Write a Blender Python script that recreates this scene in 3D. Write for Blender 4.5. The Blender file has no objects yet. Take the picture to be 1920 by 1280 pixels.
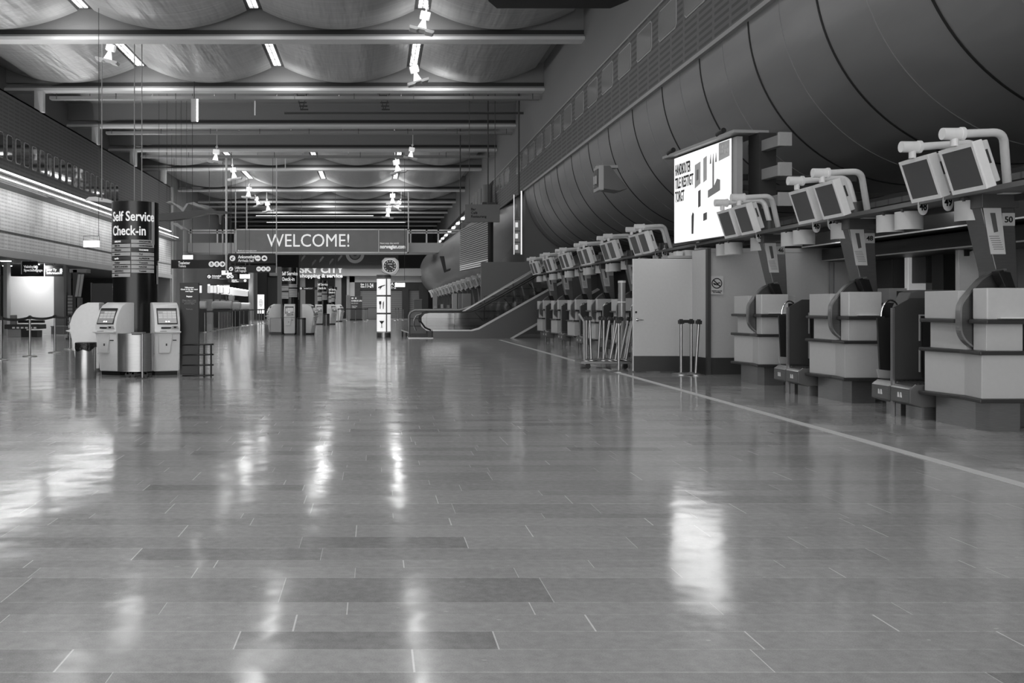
import bpy, bmesh, math, random
from mathutils import Vector, Matrix
random.seed(7)
R = math.radians
# ------------------------------------------------------------------ camera, world, exposure
H, F, VX, VY = 1.25, 1750.0, 703.0, 572.0      # eye height, focal length in px of the 1920 frame, vanishing point
scene = bpy.context.scene
cam_data = bpy.data.cameras.new('camera'); cam = bpy.data.objects.new('camera', cam_data)
scene.collection.objects.link(cam); scene.camera = cam
cam.location = (0, 0, H); cam.rotation_euler = (R(90), 0, 0)
cam_data.sensor_fit = 'HORIZONTAL'; cam_data.sensor_width = 36
cam_data.lens = F*36/1920
cam_data.shift_x = (960-VX)/1920; cam_data.shift_y = -(640-VY)/1920
cam_data.clip_end = 400; cam_data.clip_start = 0.05
world = bpy.data.worlds.new('world'); scene.world = world; world.use_nodes = True
world.node_tree.nodes['Background'].inputs[0].default_value = (1.0, 1.0, 1.0, 1)
world.node_tree.nodes['Background'].inputs[1].default_value = 2.2
vs = scene.view_settings
vs.view_transform = 'Standard'; vs.look = 'None'; vs.gamma = 1; vs.use_curve_mapping = False; vs.exposure = 0.3
CEIL_W = 36.0      # watts of each big ceiling luminaire
col = scene.collection

def lamp(name, loc, rot, sx, sy, watts, spread=180):
    l = bpy.data.lights.new(name, 'AREA'); l.shape = 'RECTANGLE'; l.size = sx; l.size_y = sy; l.energy = watts
    l.spread = R(spread)
    o = bpy.data.objects.new(name, l); col.objects.link(o); o.location = loc; o.rotation_euler = rot
    return o
def D(yb): return F*H/(yb-VY)
def X(px, d): return (px-VX)*d/F
def Z(py, d): return H-(py-VY)*d/F
# ------------------------------------------------------------------ materials
def lin(v): return (v/255.0)**2.2
_m = {}
def mat(v, rough=0.5, metal=0.0, emit=0.0, bump=0.0, scale=20, var=0.0, spec=0.5):
    k = (v, rough, metal, emit, bump, scale, var, spec)
    if k in _m: return _m[k]
    m = bpy.data.materials.new('grey_%d' % len(_m)); m.use_nodes = True; nt = m.node_tree; b = nt.nodes['Principled BSDF']
    c = lin(v); b.inputs['Base Color'].default_value = (c, c, c, 1)
    b.inputs['Roughness'].default_value = rough; b.inputs['Metallic'].default_value = metal
    b.inputs['Specular IOR Level'].default_value = spec
    if emit:
        b.inputs['Emission Color'].default_value = (1, 1, 1, 1); b.inputs['Emission Strength'].default_value = emit
    tc = nt.nodes.new('ShaderNodeTexCoord'); n = nt.nodes.new('ShaderNodeTexNoise'); n.inputs['Scale'].default_value = scale
    n.inputs['Detail'].default_value = 4
    nt.links.new(tc.outputs['Object'], n.inputs['Vector'])
    vv = var if var else 0.05
    mr = nt.nodes.new('ShaderNodeMapRange'); mr.inputs[3].default_value = c*(1-vv); mr.inputs[4].default_value = c*(1+vv)
    nt.links.new(n.outputs['Fac'], mr.inputs[0]); nt.links.new(mr.outputs[0], b.inputs['Base Color'])
    if bump:
        bp = nt.nodes.new('ShaderNodeBump'); bp.inputs['Strength'].default_value = bump; bp.inputs['Distance'].default_value = 0.02
        nt.links.new(n.outputs['Fac'], bp.inputs['Height']); nt.links.new(bp.outputs[0], b.inputs['Normal'])
    _m[k] = m; return m
class G:     # tiny node helper
    def __init__(s, m): s.nt = m.node_tree
    def n(s, t, **kw):
        o = s.nt.nodes.new(t)
        for k, v in kw.items(): setattr(o, k, v)
        return o
    def math(s, op, a, b=None, c=None):
        o = s.n('ShaderNodeMath', operation=op)
        for i, v in enumerate((a, b, c)):
            if v is None: continue
            if isinstance(v, (int, float)): o.inputs[i].default_value = v
            else: s.nt.links.new(v, o.inputs[i])
        return o.outputs[0]
    def l(s, a, b): s.nt.links.new(a, b)
def base_mat(name, rough=0.5, metal=0.0):
    m = bpy.data.materials.new(name); m.use_nodes = True
    b = m.node_tree.nodes['Principled BSDF']; b.inputs['Roughness'].default_value = rough; b.inputs['Metallic'].default_value = metal
    return m, G(m), b

def floor_material():
    m, g, b = base_mat('polished_stone_floor')
    tc = g.n('ShaderNodeTexCoord'); sp = g.n('ShaderNodeSeparateXYZ'); g.l(tc.outputs['Object'], sp.inputs[0])
    x, y = sp.outputs[0], sp.outputs[1]
    s1 = g.math('SINE', g.math('MULTIPLY', y, 6.9)); s2 = g.math('SINE', g.math('MULTIPLY', y, 11.3))
    v = g.math('ADD', g.math('DIVIDE', y, 0.21), g.math('ADD', g.math('MULTIPLY', s1, 0.25), g.math('MULTIPLY', s2, 0.16)))
    row = g.math('FLOOR', v); fv = g.math('FRACT', v)
    wn = g.n('ShaderNodeTexWhiteNoise', noise_dimensions='1D'); g.l(row, wn.inputs['W'])
    leng = g.math('ADD', 0.75, g.math('MULTIPLY', wn.outputs['Value'], 0.5))
    u = g.math('DIVIDE', g.math('ADD', x, g.math('MULTIPLY', wn.outputs['Value'], 37.0)), leng)
    cell = g.math('FLOOR', u); fu = g.math('FRACT', u)
    cb = g.n('ShaderNodeCombineXYZ'); g.l(cell, cb.inputs[0]); g.l(row, cb.inputs[1])
    w2 = g.n('ShaderNodeTexWhiteNoise', noise_dimensions='2D'); g.l(cb.outputs[0], w2.inputs['Vector'])
    shade = g.math('MULTIPLY', g.math('SUBTRACT', w2.outputs['Value'], 0.5), 0.18)
    dark = g.math('MULTIPLY', g.math('GREATER_THAN', w2.outputs['Value'], 0.93), -0.33)
    ju = g.math('MULTIPLY', g.math('MINIMUM', fu, g.math('SUBTRACT', 1.0, fu)), 1.0)
    jv = g.math('MINIMUM', fv, g.math('SUBTRACT', 1.0, fv))
    # light joints at the short ends, only on some tiles
    jl = g.math('MULTIPLY', g.math('LESS_THAN', ju, 0.003), g.math('GREATER_THAN', w2.outputs['Value'], 0.35))
    jr = g.math('LESS_THAN', jv, 0.012)
    n1 = g.n('ShaderNodeTexNoise'); n1.inputs['Scale'].default_value = 22; n1.inputs['Detail'].default_value = 8; g.l(tc.outputs['Object'], n1.inputs['Vector'])
    n2 = g.n('ShaderNodeTexNoise'); n2.inputs['Scale'].default_value = 1.1; n2.inputs['Detail'].default_value = 3; g.l(tc.outputs['Object'], n2.inputs['Vector'])
    n3 = g.n('ShaderNodeTexNoise'); n3.inputs['Scale'].default_value = 180; n3.inputs['Detail'].default_value = 2; g.l(tc.outputs['Object'], n3.inputs['Vector'])
    t = g.math('ADD', 1.0, shade); t = g.math('ADD', t, dark)
    t = g.math('ADD', t, g.math('MULTIPLY', g.math('SUBTRACT', n1.outputs['Fac'], 0.5), 0.45))
    t = g.math('ADD', t, g.math('MULTIPLY', g.math('SUBTRACT', n2.outputs['Fac'], 0.5), 0.35))
    t = g.math('ADD', t, g.math('MULTIPLY', g.math('SUBTRACT', n3.outputs['Fac'], 0.5), 0.5))
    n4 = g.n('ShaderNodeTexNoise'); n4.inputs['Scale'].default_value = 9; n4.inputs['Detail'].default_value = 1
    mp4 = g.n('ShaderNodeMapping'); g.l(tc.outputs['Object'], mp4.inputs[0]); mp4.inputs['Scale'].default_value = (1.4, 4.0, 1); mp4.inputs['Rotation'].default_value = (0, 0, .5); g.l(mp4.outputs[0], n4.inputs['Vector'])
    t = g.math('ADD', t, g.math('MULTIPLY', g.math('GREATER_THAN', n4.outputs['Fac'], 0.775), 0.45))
    t = g.math('ADD', t, g.math('MULTIPLY', jl, 0.9)); t = g.math('ADD', t, g.math('MULTIPLY', g.math('MULTIPLY', jr, n1.outputs['Fac']), 0.6))
    c = g.math('MULTIPLY', t, 0.40)
    cc = g.n('ShaderNodeCombineColor'); [g.l(c, cc.inputs[i]) for i in range(3)]
    g.l(cc.outputs[0], b.inputs['Base Color'])
    rg = g.math('ADD', 0.075, g.math('MULTIPLY', n1.outputs['Fac'], 0.07)); rg = g.math('ADD', rg, g.math('MULTIPLY', w2.outputs['Value'], 0.03))
    g.l(rg, b.inputs['Roughness'])
    b.inputs['Specular IOR Level'].default_value = 0.62
    hh = g.math('ADD', g.math('MULTIPLY', w2.outputs['Value'], 0.0), g.math('MULTIPLY', n2.outputs['Fac'], 0.02))
    # each slab is tilted by a hair: streaks the mirror images sideways
    hh = g.math('ADD', hh, g.math('MULTIPLY', g.math('MULTIPLY', fv, g.math('SUBTRACT', wn.outputs['Value'], 0.5)), 0.0012))
    bp = g.n('ShaderNodeBump'); bp.inputs['Strength'].default_value = 1.0; bp.inputs['Distance'].default_value = 0.5
    g.l(hh, bp.inputs['Height']); g.l(bp.outputs[0], b.inputs['Normal'])
    return m

def perforated(name, v, axis_u, pu, pz, hole, fill=0.45, rough=0.6, panel=0.0):
    """rows of punched slots; axis_u 0=x 1=y is the horizontal direction"""
    m, g, b = base_mat(name, rough)
    tc = g.n('ShaderNodeTexCoord'); sp = g.n('ShaderNodeSeparateXYZ'); g.l(tc.outputs['Object'], sp.inputs[0])
    u = g.math('FRACT', g.math('DIVIDE', sp.outputs[axis_u], pu)); z = g.math('FRACT', g.math('DIVIDE', sp.outputs[2], pz))
    a = g.math('MULTIPLY', g.math('LESS_THAN', u, 0.86), g.math('LESS_THAN', z, fill))
    cb = g.n('ShaderNodeCombineXYZ')
    g.l(g.math('FLOOR', g.math('DIVIDE', sp.outputs[axis_u], pu*1.0)), cb.inputs[0]); g.l(g.math('FLOOR', g.math('DIVIDE', sp.outputs[2], pz*4)), cb.inputs[1])
    w = g.n('ShaderNodeTexWhiteNoise', noise_dimensions='2D'); g.l(cb.outputs[0], w.inputs['Vector'])
    c0 = lin(v); t = g.math('SUBTRACT', 1.0, g.math('MULTIPLY', a, 1-hole))
    t = g.math('MULTIPLY', t, g.math('ADD', 1-panel/2, g.math('MULTIPLY', w.outputs['Value'], panel)))
    c = g.math('MULTIPLY', t, c0)
    cc = g.n('ShaderNodeCombineColor'); [g.l(c, cc.inputs[i]) for i in range(3)]; g.l(cc.outputs[0], b.inputs['Base Color'])
    return m

def billow_material():
    m, g, b = base_mat('sagging_ceiling_sheet', 0.33)
    tc = g.n('ShaderNodeTexCoord'); mp = g.n('ShaderNodeMapping'); g.l(tc.outputs['Object'], mp.inputs[0]); mp.inputs['Scale'].default_value = (0.35, 5.0, 0.3)
    n = g.n('ShaderNodeTexNoise'); n.inputs['Scale'].default_value = 1.6; n.inputs['Detail'].default_value = 6; g.l(mp.outputs[0], n.inputs['Vector'])
    mp2 = g.n('ShaderNodeMapping'); g.l(tc.outputs['Object'], mp2.inputs[0]); mp2.inputs['Scale'].default_value = (1.3, 0.14, 0.5)
    n2 = g.n('ShaderNodeTexNoise'); n2.inputs['Scale'].default_value = 1.2; n2.inputs['Detail'].default_value = 3; g.l(mp2.outputs[0], n2.inputs['Vector'])
    sp = g.n('ShaderNodeSeparateXYZ'); g.l(tc.outputs['Object'], sp.inputs[0])
    seam = g.math('LESS_THAN', g.math('FRACT', g.math('DIVIDE', sp.outputs[1], 0.61)), 0.03)
    t = g.math('ADD', 0.75, g.math('MULTIPLY', n.outputs['Fac'], 0.5)); t = g.math('MULTIPLY', t, g.math('ADD', 1.0, g.math('MULTIPLY', seam, 0.35)))
    c = g.math('MULTIPLY', t, 0.45)
    cc = g.n('ShaderNodeCombineColor'); [g.l(c, cc.inputs[i]) for i in range(3)]; g.l(cc.outputs[0], b.inputs['Base Color'])
    h = g.math('ADD', g.math('MULTIPLY', n.outputs['Fac'], 0.02), g.math('MULTIPLY', n2.outputs['Fac'], 0.11))
    bp = g.n('ShaderNodeBump'); bp.inputs['Strength'].default_value = 1.0; bp.inputs['Distance'].default_value = 1.0; g.l(h, bp.inputs['Height']); g.l(bp.outputs[0], b.inputs['Normal'])
    b.inputs['Metallic'].default_value = 0.25
    return m
def tube_material():
    m, g, b = base_mat('brushed_metal_cladding', 0.42, 0.45)
    tc = g.n('ShaderNodeTexCoord'); mp = g.n('ShaderNodeMapping'); g.l(tc.outputs['Object'], mp.inputs[0]); mp.inputs['Scale'].default_value = (1.0, 0.2, 1.0)
    n = g.n('ShaderNodeTexNoise'); n.inputs['Scale'].default_value = 1.4; n.inputs['Detail'].default_value = 5; g.l(mp.outputs[0], n.inputs['Vector'])
    c = g.math('MULTIPLY', g.math('ADD', 0.8, g.math('MULTIPLY', n.outputs['Fac'], 0.4)), 0.30)
    cc = g.n('ShaderNodeCombineColor'); [g.l(c, cc.inputs[i]) for i in range(3)]; g.l(cc.outputs[0], b.inputs['Base Color'])
    bp = g.n('ShaderNodeBump'); bp.inputs['Strength'].default_value = 0.6; bp.inputs['Distance'].default_value = 0.04; g.l(n.outputs['Fac'], bp.inputs['Height']); g.l(bp.outputs[0], b.inputs['Normal'])
    return m
def striped(name, v0, v1, axis, period, duty=0.5, rough=0.5, metal=0.0):
    m, g, b = base_mat(name, rough, metal)
    tc = g.n('ShaderNodeTexCoord'); sp = g.n('ShaderNodeSeparateXYZ'); g.l(tc.outputs['Object'], sp.inputs[0])
    f = g.math('LESS_THAN', g.math('FRACT', g.math('DIVIDE', sp.outputs[axis], period)), duty)
    c = g.math('ADD', lin(v1), g.math('MULTIPLY', f, lin(v0)-lin(v1)))
    cc = g.n('ShaderNodeCombineColor'); [g.l(c, cc.inputs[i]) for i in range(3)]; g.l(cc.outputs[0], b.inputs['Base Color'])
    return m
def glass_mat():
    m, g, b = base_mat('pane_glass', 0.04); b.inputs['Base Color'].default_value = (0.03, 0.03, 0.03, 1)
    b.inputs['Specular IOR Level'].default_value = 0.9
    return m
def clear_glass():
    m = bpy.data.materials.new('clear_glass'); m.use_nodes = True; nt = m.node_tree
    for n in list(nt.nodes): nt.nodes.remove(n)
    o = nt.nodes.new('ShaderNodeOutputMaterial'); t = nt.nodes.new('ShaderNodeBsdfTransparent'); t.inputs[0].default_value = (.72, .72, .72, 1)
    gl = nt.nodes.new('ShaderNodeBsdfGlossy'); gl.inputs['Roughness'].default_value = 0.05; mx = nt.nodes.new('ShaderNodeMixShader'); mx.inputs[0].default_value = 0.12
    nt.links.new(t.outputs[0], mx.inputs[1]); nt.links.new(gl.outputs[0], mx.inputs[2]); nt.links.new(mx.outputs[0], o.inputs[0])
    return m
def brushed(v, rough=0.3):
    m, g, b = base_mat('brushed_steel_%d' % v, rough, 0.85)
    tc = g.n('ShaderNodeTexCoord'); mp = g.n('ShaderNodeMapping'); g.l(tc.outputs['Object'], mp.inputs[0]); mp.inputs['Scale'].default_value = (4, 4, 160)
    n = g.n('ShaderNodeTexNoise'); n.inputs['Scale'].default_value = 2; n.inputs['Detail'].default_value = 3; g.l(mp.outputs[0], n.inputs['Vector'])
    c = g.math('MULTIPLY', g.math('ADD', 0.75, g.math('MULTIPLY', n.outputs['Fac'], 0.5)), lin(v))
    cc = g.n('ShaderNodeCombineColor'); [g.l(c, cc.inputs[i]) for i in range(3)]; g.l(cc.outputs[0], b.inputs['Base Color'])
    return m
FLOOR = floor_material(); BILLOW = billow_material(); TUBE = tube_material(); PANE = glass_mat(); CLEAR = clear_glass()
STEEL = brushed(170, 0.28); DSTEEL = brushed(120, 0.35); CHROME = mat(200, 0.15, 1.0)
WHITE = mat(236, 0.35); OFFW = mat(222, 0.4); LGREY = mat(172, 0.5); MGREY = mat(125, 0.5); DGREY = mat(78, 0.5); VDARK = mat(45, 0.45); BLACK = mat(26, 0.35)
SIGNBLK = mat(24, 0.4); INK = mat(18, 0.5); LETTER = mat(235, 0.5, emit=0.35); GLOW = mat(240, 0.5, emit=6.0); SOFTGLOW = mat(235, 0.5, emit=0.8)
WALLG = mat(138, 0.8); CEILG = mat(165, 0.8)
PERF_L = perforated('punched_wall_light', 205, 1, 0.31, 0.14, 0.72, panel=0.22)
PERF_D = perforated('punched_wall_dark', 82, 1, 0.55, 0.15, 0.6)
PERF_R = perforated('punched_frieze', 112, 1, 0.92, 0.15, 0.55)
# ------------------------------------------------------------------ mesh helpers
class MB:
    def __init__(s): s.v = []; s.f = []
    def add(s, vs_, fs):
        o = len(s.v); s.v += [tuple(v) for v in vs_]; s.f += [tuple(i+o for i in f) for f in fs]; return s
    def box(s, x0, x1, y0, y1, z0, z1):
        return s.add([(x, y, z) for x in (x0, x1) for y in (y0, y1) for z in (z0, z1)],
                     [(0,1,3,2),(4,6,7,5),(0,4,5,1),(2,3,7,6),(0,2,6,4),(1,5,7,3)])
    def prism(s, poly, ax, a, b):
        n = len(poly)
        def P(p, t):
            return {'x': (t, p[0], p[1]), 'y': (p[0], t, p[1]), 'z': (p[0], p[1], t)}[ax]
        return s.add([P(p, a) for p in poly]+[P(p, b) for p in poly],
                     [tuple(range(n))[::-1], tuple(range(n, 2*n))]+[(i, (i+1) % n, n+(i+1) % n, n+i) for i in range(n)])
    def cyl(s, p0, p1, r, r2=None, n=14):
        if r2 is None: r2 = r
        p0, p1 = Vector(p0), Vector(p1); d = (p1-p0).normalized()
        a = d.orthogonal().normalized(); b = d.cross(a)
        vs_ = []
        for p, rr in ((p0, r), (p1, r2)):
            for i in range(n):
                t = 2*math.pi*i/n; vs_.append(p+a*math.cos(t)*rr+b*math.sin(t)*rr)
        return s.add(vs_, [tuple(range(n))[::-1], tuple(range(n, 2*n))]+[(i, (i+1) % n, n+(i+1) % n, n+i) for i in range(n)])
    def tube(s, pts, r, n=10):
        pts = [Vector(p) for p in pts]; k = len(pts); vs_ = []
        ref = None
        for i, p in enumerate(pts):
            d = (pts[min(i+1, k-1)]-pts[max(i-1, 0)]).normalized()
            if ref is None: ref = d.orthogonal().normalized()
            a = (ref-d*ref.dot(d)).normalized(); ref = a; b = d.cross(a)
            for j in range(n):
                t = 2*math.pi*j/n; vs_.append(p+a*math.cos(t)*r+b*math.sin(t)*r)
        fs = [tuple(range(n))[::-1], tuple(range((k-1)*n, k*n))]
        for i in range(k-1):
            for j in range(n): fs.append((i*n+j, i*n+(j+1) % n, (i+1)*n+(j+1) % n, (i+1)*n+j))
        return s.add(vs_, fs)
    def lathe(s, prof, c=(0, 0, 0), n=24):
        vs_ = []; m = len(prof)
        for r, z in prof:
            for j in range(n):
                t = 2*math.pi*j/n; vs_.append((c[0]+r*math.cos(t), c[1]+r*math.sin(t), c[2]+z))
        fs = [tuple(range(n))[::-1], tuple(range((m-1)*n, m*n))]
        for i in range(m-1):
            for j in range(n): fs.append((i*n+j, i*n+(j+1) % n, (i+1)*n+(j+1) % n, (i+1)*n+j))
        return s.add(vs_, fs)
    def disc(s, c, r, ax='y', t=0.01, n=24):
        c = Vector(c); d = {'x': Vector((1,0,0)), 'y': Vector((0,1,0)), 'z': Vector((0,0,1))}[ax]*t/2
        return s.cyl(c-d, c+d, r, n=n)
    def build(s, name, m, parent=None, bevel=0, smooth=False, label=None, seg=2):
        me = bpy.data.meshes.new(name); me.from_pydata(s.v, [], s.f)
        bm = bmesh.new(); bm.from_mesh(me); bmesh.ops.recalc_face_normals(bm, faces=bm.faces)
        if bevel:
            es = [e for e in bm.edges if len(e.link_faces) == 2 and e.calc_face_angle(0) > 0.6]
            bmesh.ops.bevel(bm, geom=es, offset=bevel, segments=seg, affect='EDGES', profile=0.6)
        bm.to_mesh(me); bm.free()
        me.materials.append(m)
        o = bpy.data.objects.new(name, me); col.objects.link(o)
        if smooth:
            me.polygons.foreach_set('use_smooth', [True]*len(me.polygons))
            try: me.set_sharp_from_angle(angle=R(35))
            except Exception: pass
        if parent: o.parent = parent
        if label: o['label'] = label
        return o
def thing(name, label, cat, loc=(0, 0, 0), rz=0, group=None):
    o = bpy.data.objects.new(name, None); col.objects.link(o); o.empty_display_size = .1
    o.location = loc; o.rotation_euler = (0, 0, rz)
    return tag(o, label, cat, group)
def tag(o, label, cat, group=None):
    o['label'] = label; o['category'] = cat
    if group: o['group'] = group
    return o
def struct(o): o['kind'] = 'structure'; return o
def dup(o, loc=None, rz=None, label=None, group=None, parent=None):
    c = o.copy(); col.objects.link(c)
    if parent is not None: c.parent = parent
    if loc is not None: c.location = loc
    if rz is not None: c.rotation_euler = (0, 0, rz)
    if label: c['label'] = label
    if group: c['group'] = group
    for ch in list(o.children): dup(ch, parent=c)
    return c
def text(name, s, size, m, parent, loc, face='-y', align='LEFT', wx=1.0, bold=0.0, ext=0.002, ls=1.0):
    cu = bpy.data.curves.new(name, 'FONT'); cu.body = s; cu.size = size; cu.extrude = ext; cu.offset = bold; cu.align_x = align
    cu.space_line = ls; cu.resolution_u = 3
    t = bpy.data.objects.new(name+'_tmp', cu); col.objects.link(t)
    dg = bpy.context.evaluated_depsgraph_get(); dg.update()
    me = bpy.data.meshes.new_from_object(t.evaluated_get(dg)); bpy.data.objects.remove(t); bpy.data.curves.remove(cu)
    me.materials.clear(); me.materials.append(m)
    if wx != 1.0: me.transform(Matrix.Diagonal((wx, 1, 1, 1)))
    o = bpy.data.objects.new(name, me); col.objects.link(o); o.location = loc
    o.rotation_euler = {'-y': (R(90), 0, 0), '-x': (R(90), 0, R(-90)), '+x': (R(90), 0, R(90))}[face]
    if parent: o.parent = parent
    return o
def arc(cx, cz, r, a0, a1, n):
    return [(cx+r*math.cos(R(a0+(a1-a0)*i/n)), cz+r*math.sin(R(a0+(a1-a0)*i/n))) for i in range(n+1)]
def ordinal(i): return ('first', 'second', 'third', 'fourth', 'fifth', 'sixth', 'seventh', 'eighth', 'ninth', 'tenth', 'eleventh', 'twelfth',
    'thirteenth', 'fourteenth', 'fifteenth', 'sixteenth', 'seventeenth', 'eighteenth', 'nineteenth', 'twentieth')[i]
# ------------------------------------------------------------------ shell
XL, XLF, XR, ZB, ZC, YE, YB = -13.8, -15.3, 7.0, 10.1, 11.3, 112.0, -14.0
ZF0, ZF1 = H+.769*XR, H+1.057*XR       # right frieze
ZP0, ZP1, ZWT = 3.315, 6.09, 9.24                   # left punched wall
struct(MB().box(-26, 14, YB, 132, -0.2, 0).build('floor', FLOOR))
struct(MB().box(-26, 14, YB, 132, ZC, ZC+.2).build('ceiling', CEILG))
struct(MB().box(XR, XR+.3, YB, YE, ZF1, ZC).build('wall_right', WALLG))
struct(MB().box(XR-.02, XR+.05, YB, 55, ZF0, ZF1-.03).build('wall_right_frieze', PERF_R))
struct(MB().box(XR-.04, XR+.05, YB, 55, ZF1-.05, ZF1).build('trim_1', LGREY))
struct(MB().box(XR-.10, XR+.05, YB, 43.4, ZF0-.07, ZF0+.02).build('trim_2', LGREY))
struct(MB().box(XL-.3, XL, YB, 63, ZP1+.2, ZWT).build('wall_left_upper', PERF_D))
struct(MB().box(XLF-.3, XLF, YB, YE, ZWT-.5, ZC).build('wall_left_top', WALLG))
struct(MB().box(XLF-.3, XL+.0, YB, 63, ZWT-.06, ZWT).build('trim_5', WALLG))
struct(MB().box(XL-.3, XL+.02, YB, 63, ZP0, ZP1+.2).build('wall_left', PERF_L))
struct(MB().box(XL-.1, XL+.10, YB, 63, ZP0-.26, ZP0).build('trim_3', mat(170, .5)))
struct(MB().box(XL-.05, XL+.06, YB, 63, 3.98, 4.02).build('trim_4', mat(90, .6)))
struct(MB().box(XLF-.3, XLF+.02, 63.1, YE, 0, ZWT-.5).build('wall_left_far', mat(135, .8)))
struct(MB().box(XLF-.3, XL, 62.9, 63.1, 0, ZWT).build('wall_left_end', mat(150, .7)))
struct(MB().box(XR, 14, 43.5, 43.7, 0, ZF1).build('wall_right_cross', mat(120, .6)))
struct(MB().box(XR+.25, XR+.45, 43.7, YE, 0, ZF1).build('wall_right_far', mat(120, .7)))
struct(MB().box(13.8, 14, YB, 43.5, 0, ZF1).build('wall_right_outer', mat(110, .7)))
struct(MB().box(-23, XLF, 63, 63.2, 0, 3.1).build('wall_rooms_end', mat(70, .6)))
struct(MB().box(-26, 14, YE, YE+.3, 0, ZC).build('wall_back', mat(112, .8)))
# lower left: rooms under the punched wall
struct(MB().box(XL-9, XL-.1, YB, 63, 3.05, 3.15).build('ceiling_left_rooms', mat(105, .7)))
struct(MB().box(XL-9, XL-8.8, YB, 63, 0, 3.05).build('wall_left_rooms', mat(120, .6)))
# windows in the right frieze
nw = 0
for k in range(19):
    y0 = 17.73+1.92*k
    if k == 15: continue
    nw += 1
    w = struct(MB().build('window_%d' % nw, MGREY) if False else MB().prism([(y0, 7.75), (y0+.1, 7.67), (y0+1.25, 7.67), (y0+1.35, 7.75), (y0+1.35, 8.36), (y0+1.25, 8.44), (y0+.1, 8.44), (y0, 8.36)], 'x', XR-.035, XR-.02).build('window_%d' % nw, LGREY))
    w2 = MB().prism([(y0+.04, 7.77), (y0+.12, 7.71), (y0+1.23, 7.71), (y0+1.31, 7.77), (y0+1.31, 8.34), (y0+1.23, 8.40), (y0+.12, 8.40), (y0+.04, 8.34)], 'x', XR-.045, XR-.03).build('pane', mat(150, .12, spec=.8), w)
for k in range(24):
    y0 = 29.8+.861*k; nw += 1
    w = struct(MB().prism([(y0, 6.78), (y0+.07, 6.70), (y0+.45, 6.70), (y0+.52, 6.78), (y0+.52, 7.58), (y0+.45, 7.66), (y0+.07, 7.66), (y0, 7.58)], 'x', XL, XL+.02).build('window_%d' % nw, mat(150, .5)))
    MB().prism([(y0+.03, 6.80), (y0+.09, 6.73), (y0+.43, 6.73), (y0+.49, 6.80), (y0+.49, 7.56), (y0+.43, 7.63), (y0+.09, 7.63), (y0+.03, 7.56)], 'x', XL+.012, XL+.026).build('pane', PANE, w)
# ------------------------------------------------------------------ ceiling beams, bulkheads, sagging sheets, slot lights
beams = [16.5, 23.8, 31.2, 38.6, 46.4, 53.6, 61.2, 72.5, 80.7, 84.4, 90.0, 94.5, 99.5, 105.0]
beam_m = mat(225, .5); gap_shade_m = mat(60, .7); bulk_m = mat(145, .8)
for i, d in enumerate(beams):
    struct(MB().box(XLF, XR, d-.10, d+.45, ZB, ZB+.11).build('trim_%d' % (10+i), beam_m))
    struct(MB().box(XLF, XR, d+.0, d+.4, ZB+.11, ZB+.2).build('trim_%d' % (300+i), mat(150, .6)))  # upper beam face in darker grey, its shade put into the colour
    struct(MB().prism([(-12.8, ZB+.36), (-13.6, ZB+.2), (XR, ZB+.2), (XR, ZB+.36)], 'y', d+.05, d+.3).build('trim_%d' % (40+i), gap_shade_m))  # dark strip stands in for the shadow gap above the flange
    struct(MB().box(XLF, XR, d+.1, d+.3, ZB+.36, ZC).build('trim_%d' % (70+i), bulk_m))
slots = [-9.55, -3.97, 1.56]
edges = [XLF+.02] + slots + [XR-.02]
bays = [(0, 1), (1, 2), (2, 3), (5, 6), (6, 7), (7, 8), (9, 10)]
fx = None; lamp_i = 0; slot_m = mat(70, .6)
bn = ['nearest', 'second', 'third', 'fourth', 'fifth', 'sixth', 'farthest']
for bi, (a, b) in enumerate(bays):
    y0, y1 = beams[a]+.5, beams[b]-.35
    for k in range(4):
        xa = edges[k]+(.27 if k else .05); xb = edges[k+1]-(.27 if k < 3 else .4)
        xm = (xa+xb)/2; hw = (xb-xa)/2; n = 28; poly = []
        for j in range(n+1):
            t = -1+2*j/n; poly.append((xm+hw*t, 10.36+.62*t*t))
        for t in (1, -1): poly.append((xm+hw*t, 11.02))
        # thin curved sheet: outline top follows the sag
        top = [(x, z+.03) for x, z in poly[:n+1]][::-1]
        s = MB(); P = poly[:n+1]+top; s.prism(P, 'y', y0, y1)
        o = s.build('ceiling_sheet', BILLOW, smooth=True)
        tag(o, '%s sagging ceiling sheet from the left in the %s sheeted roof bay' % (['leftmost', 'second', 'third', 'rightmost'][k], bn[bi]), 'ceiling panel', 'sagging ceiling sheets')
    for k, sx in enumerate(slots):
        L = min(y1-y0-.3, 5.8); ym = y1-.25-L/2
        t = thing('slot_light', 'bright strip ceiling light in the %s slot of the %s sheeted roof bay' % (['left', 'middle', 'right'][k], bn[bi]), 'ceiling light', (sx, ym, 11.0), 0, 'strip lights between the ceiling sheets')
        MB().box(-.26, .26, -L/2-.1, L/2+.2, .02, .10).build('housing', slot_m, t)
        MB().box(-.14, .14, -L/2, L/2, -.01, .02).build('diffuser', mat(245, .5, emit=1.9), t)
        g = MB()
        for q in range(int(L/.95)+1): g.box(-.14, .14, -L/2+q*.95, -L/2+q*.95+.04, -.02, -.01)
        g.box(-.01, .01, -L/2, L/2, -.02, -.01); g.build('grille', mat(60, .5), t)
        lamp('slot_lamp', (sx, ym, 10.80), (0, 0, 0), .5, L, CEIL_W if bi < 3 else CEIL_W*2.2)
# near, unseen luminaires of the same hall behind the viewpoint
for yy in (9, 1, -7):
    for sx in slots: lamp('slot_lamp', (sx, yy, 10.80), (0, 0, 0), .5, 5.5, CEIL_W*2.7)
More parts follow.
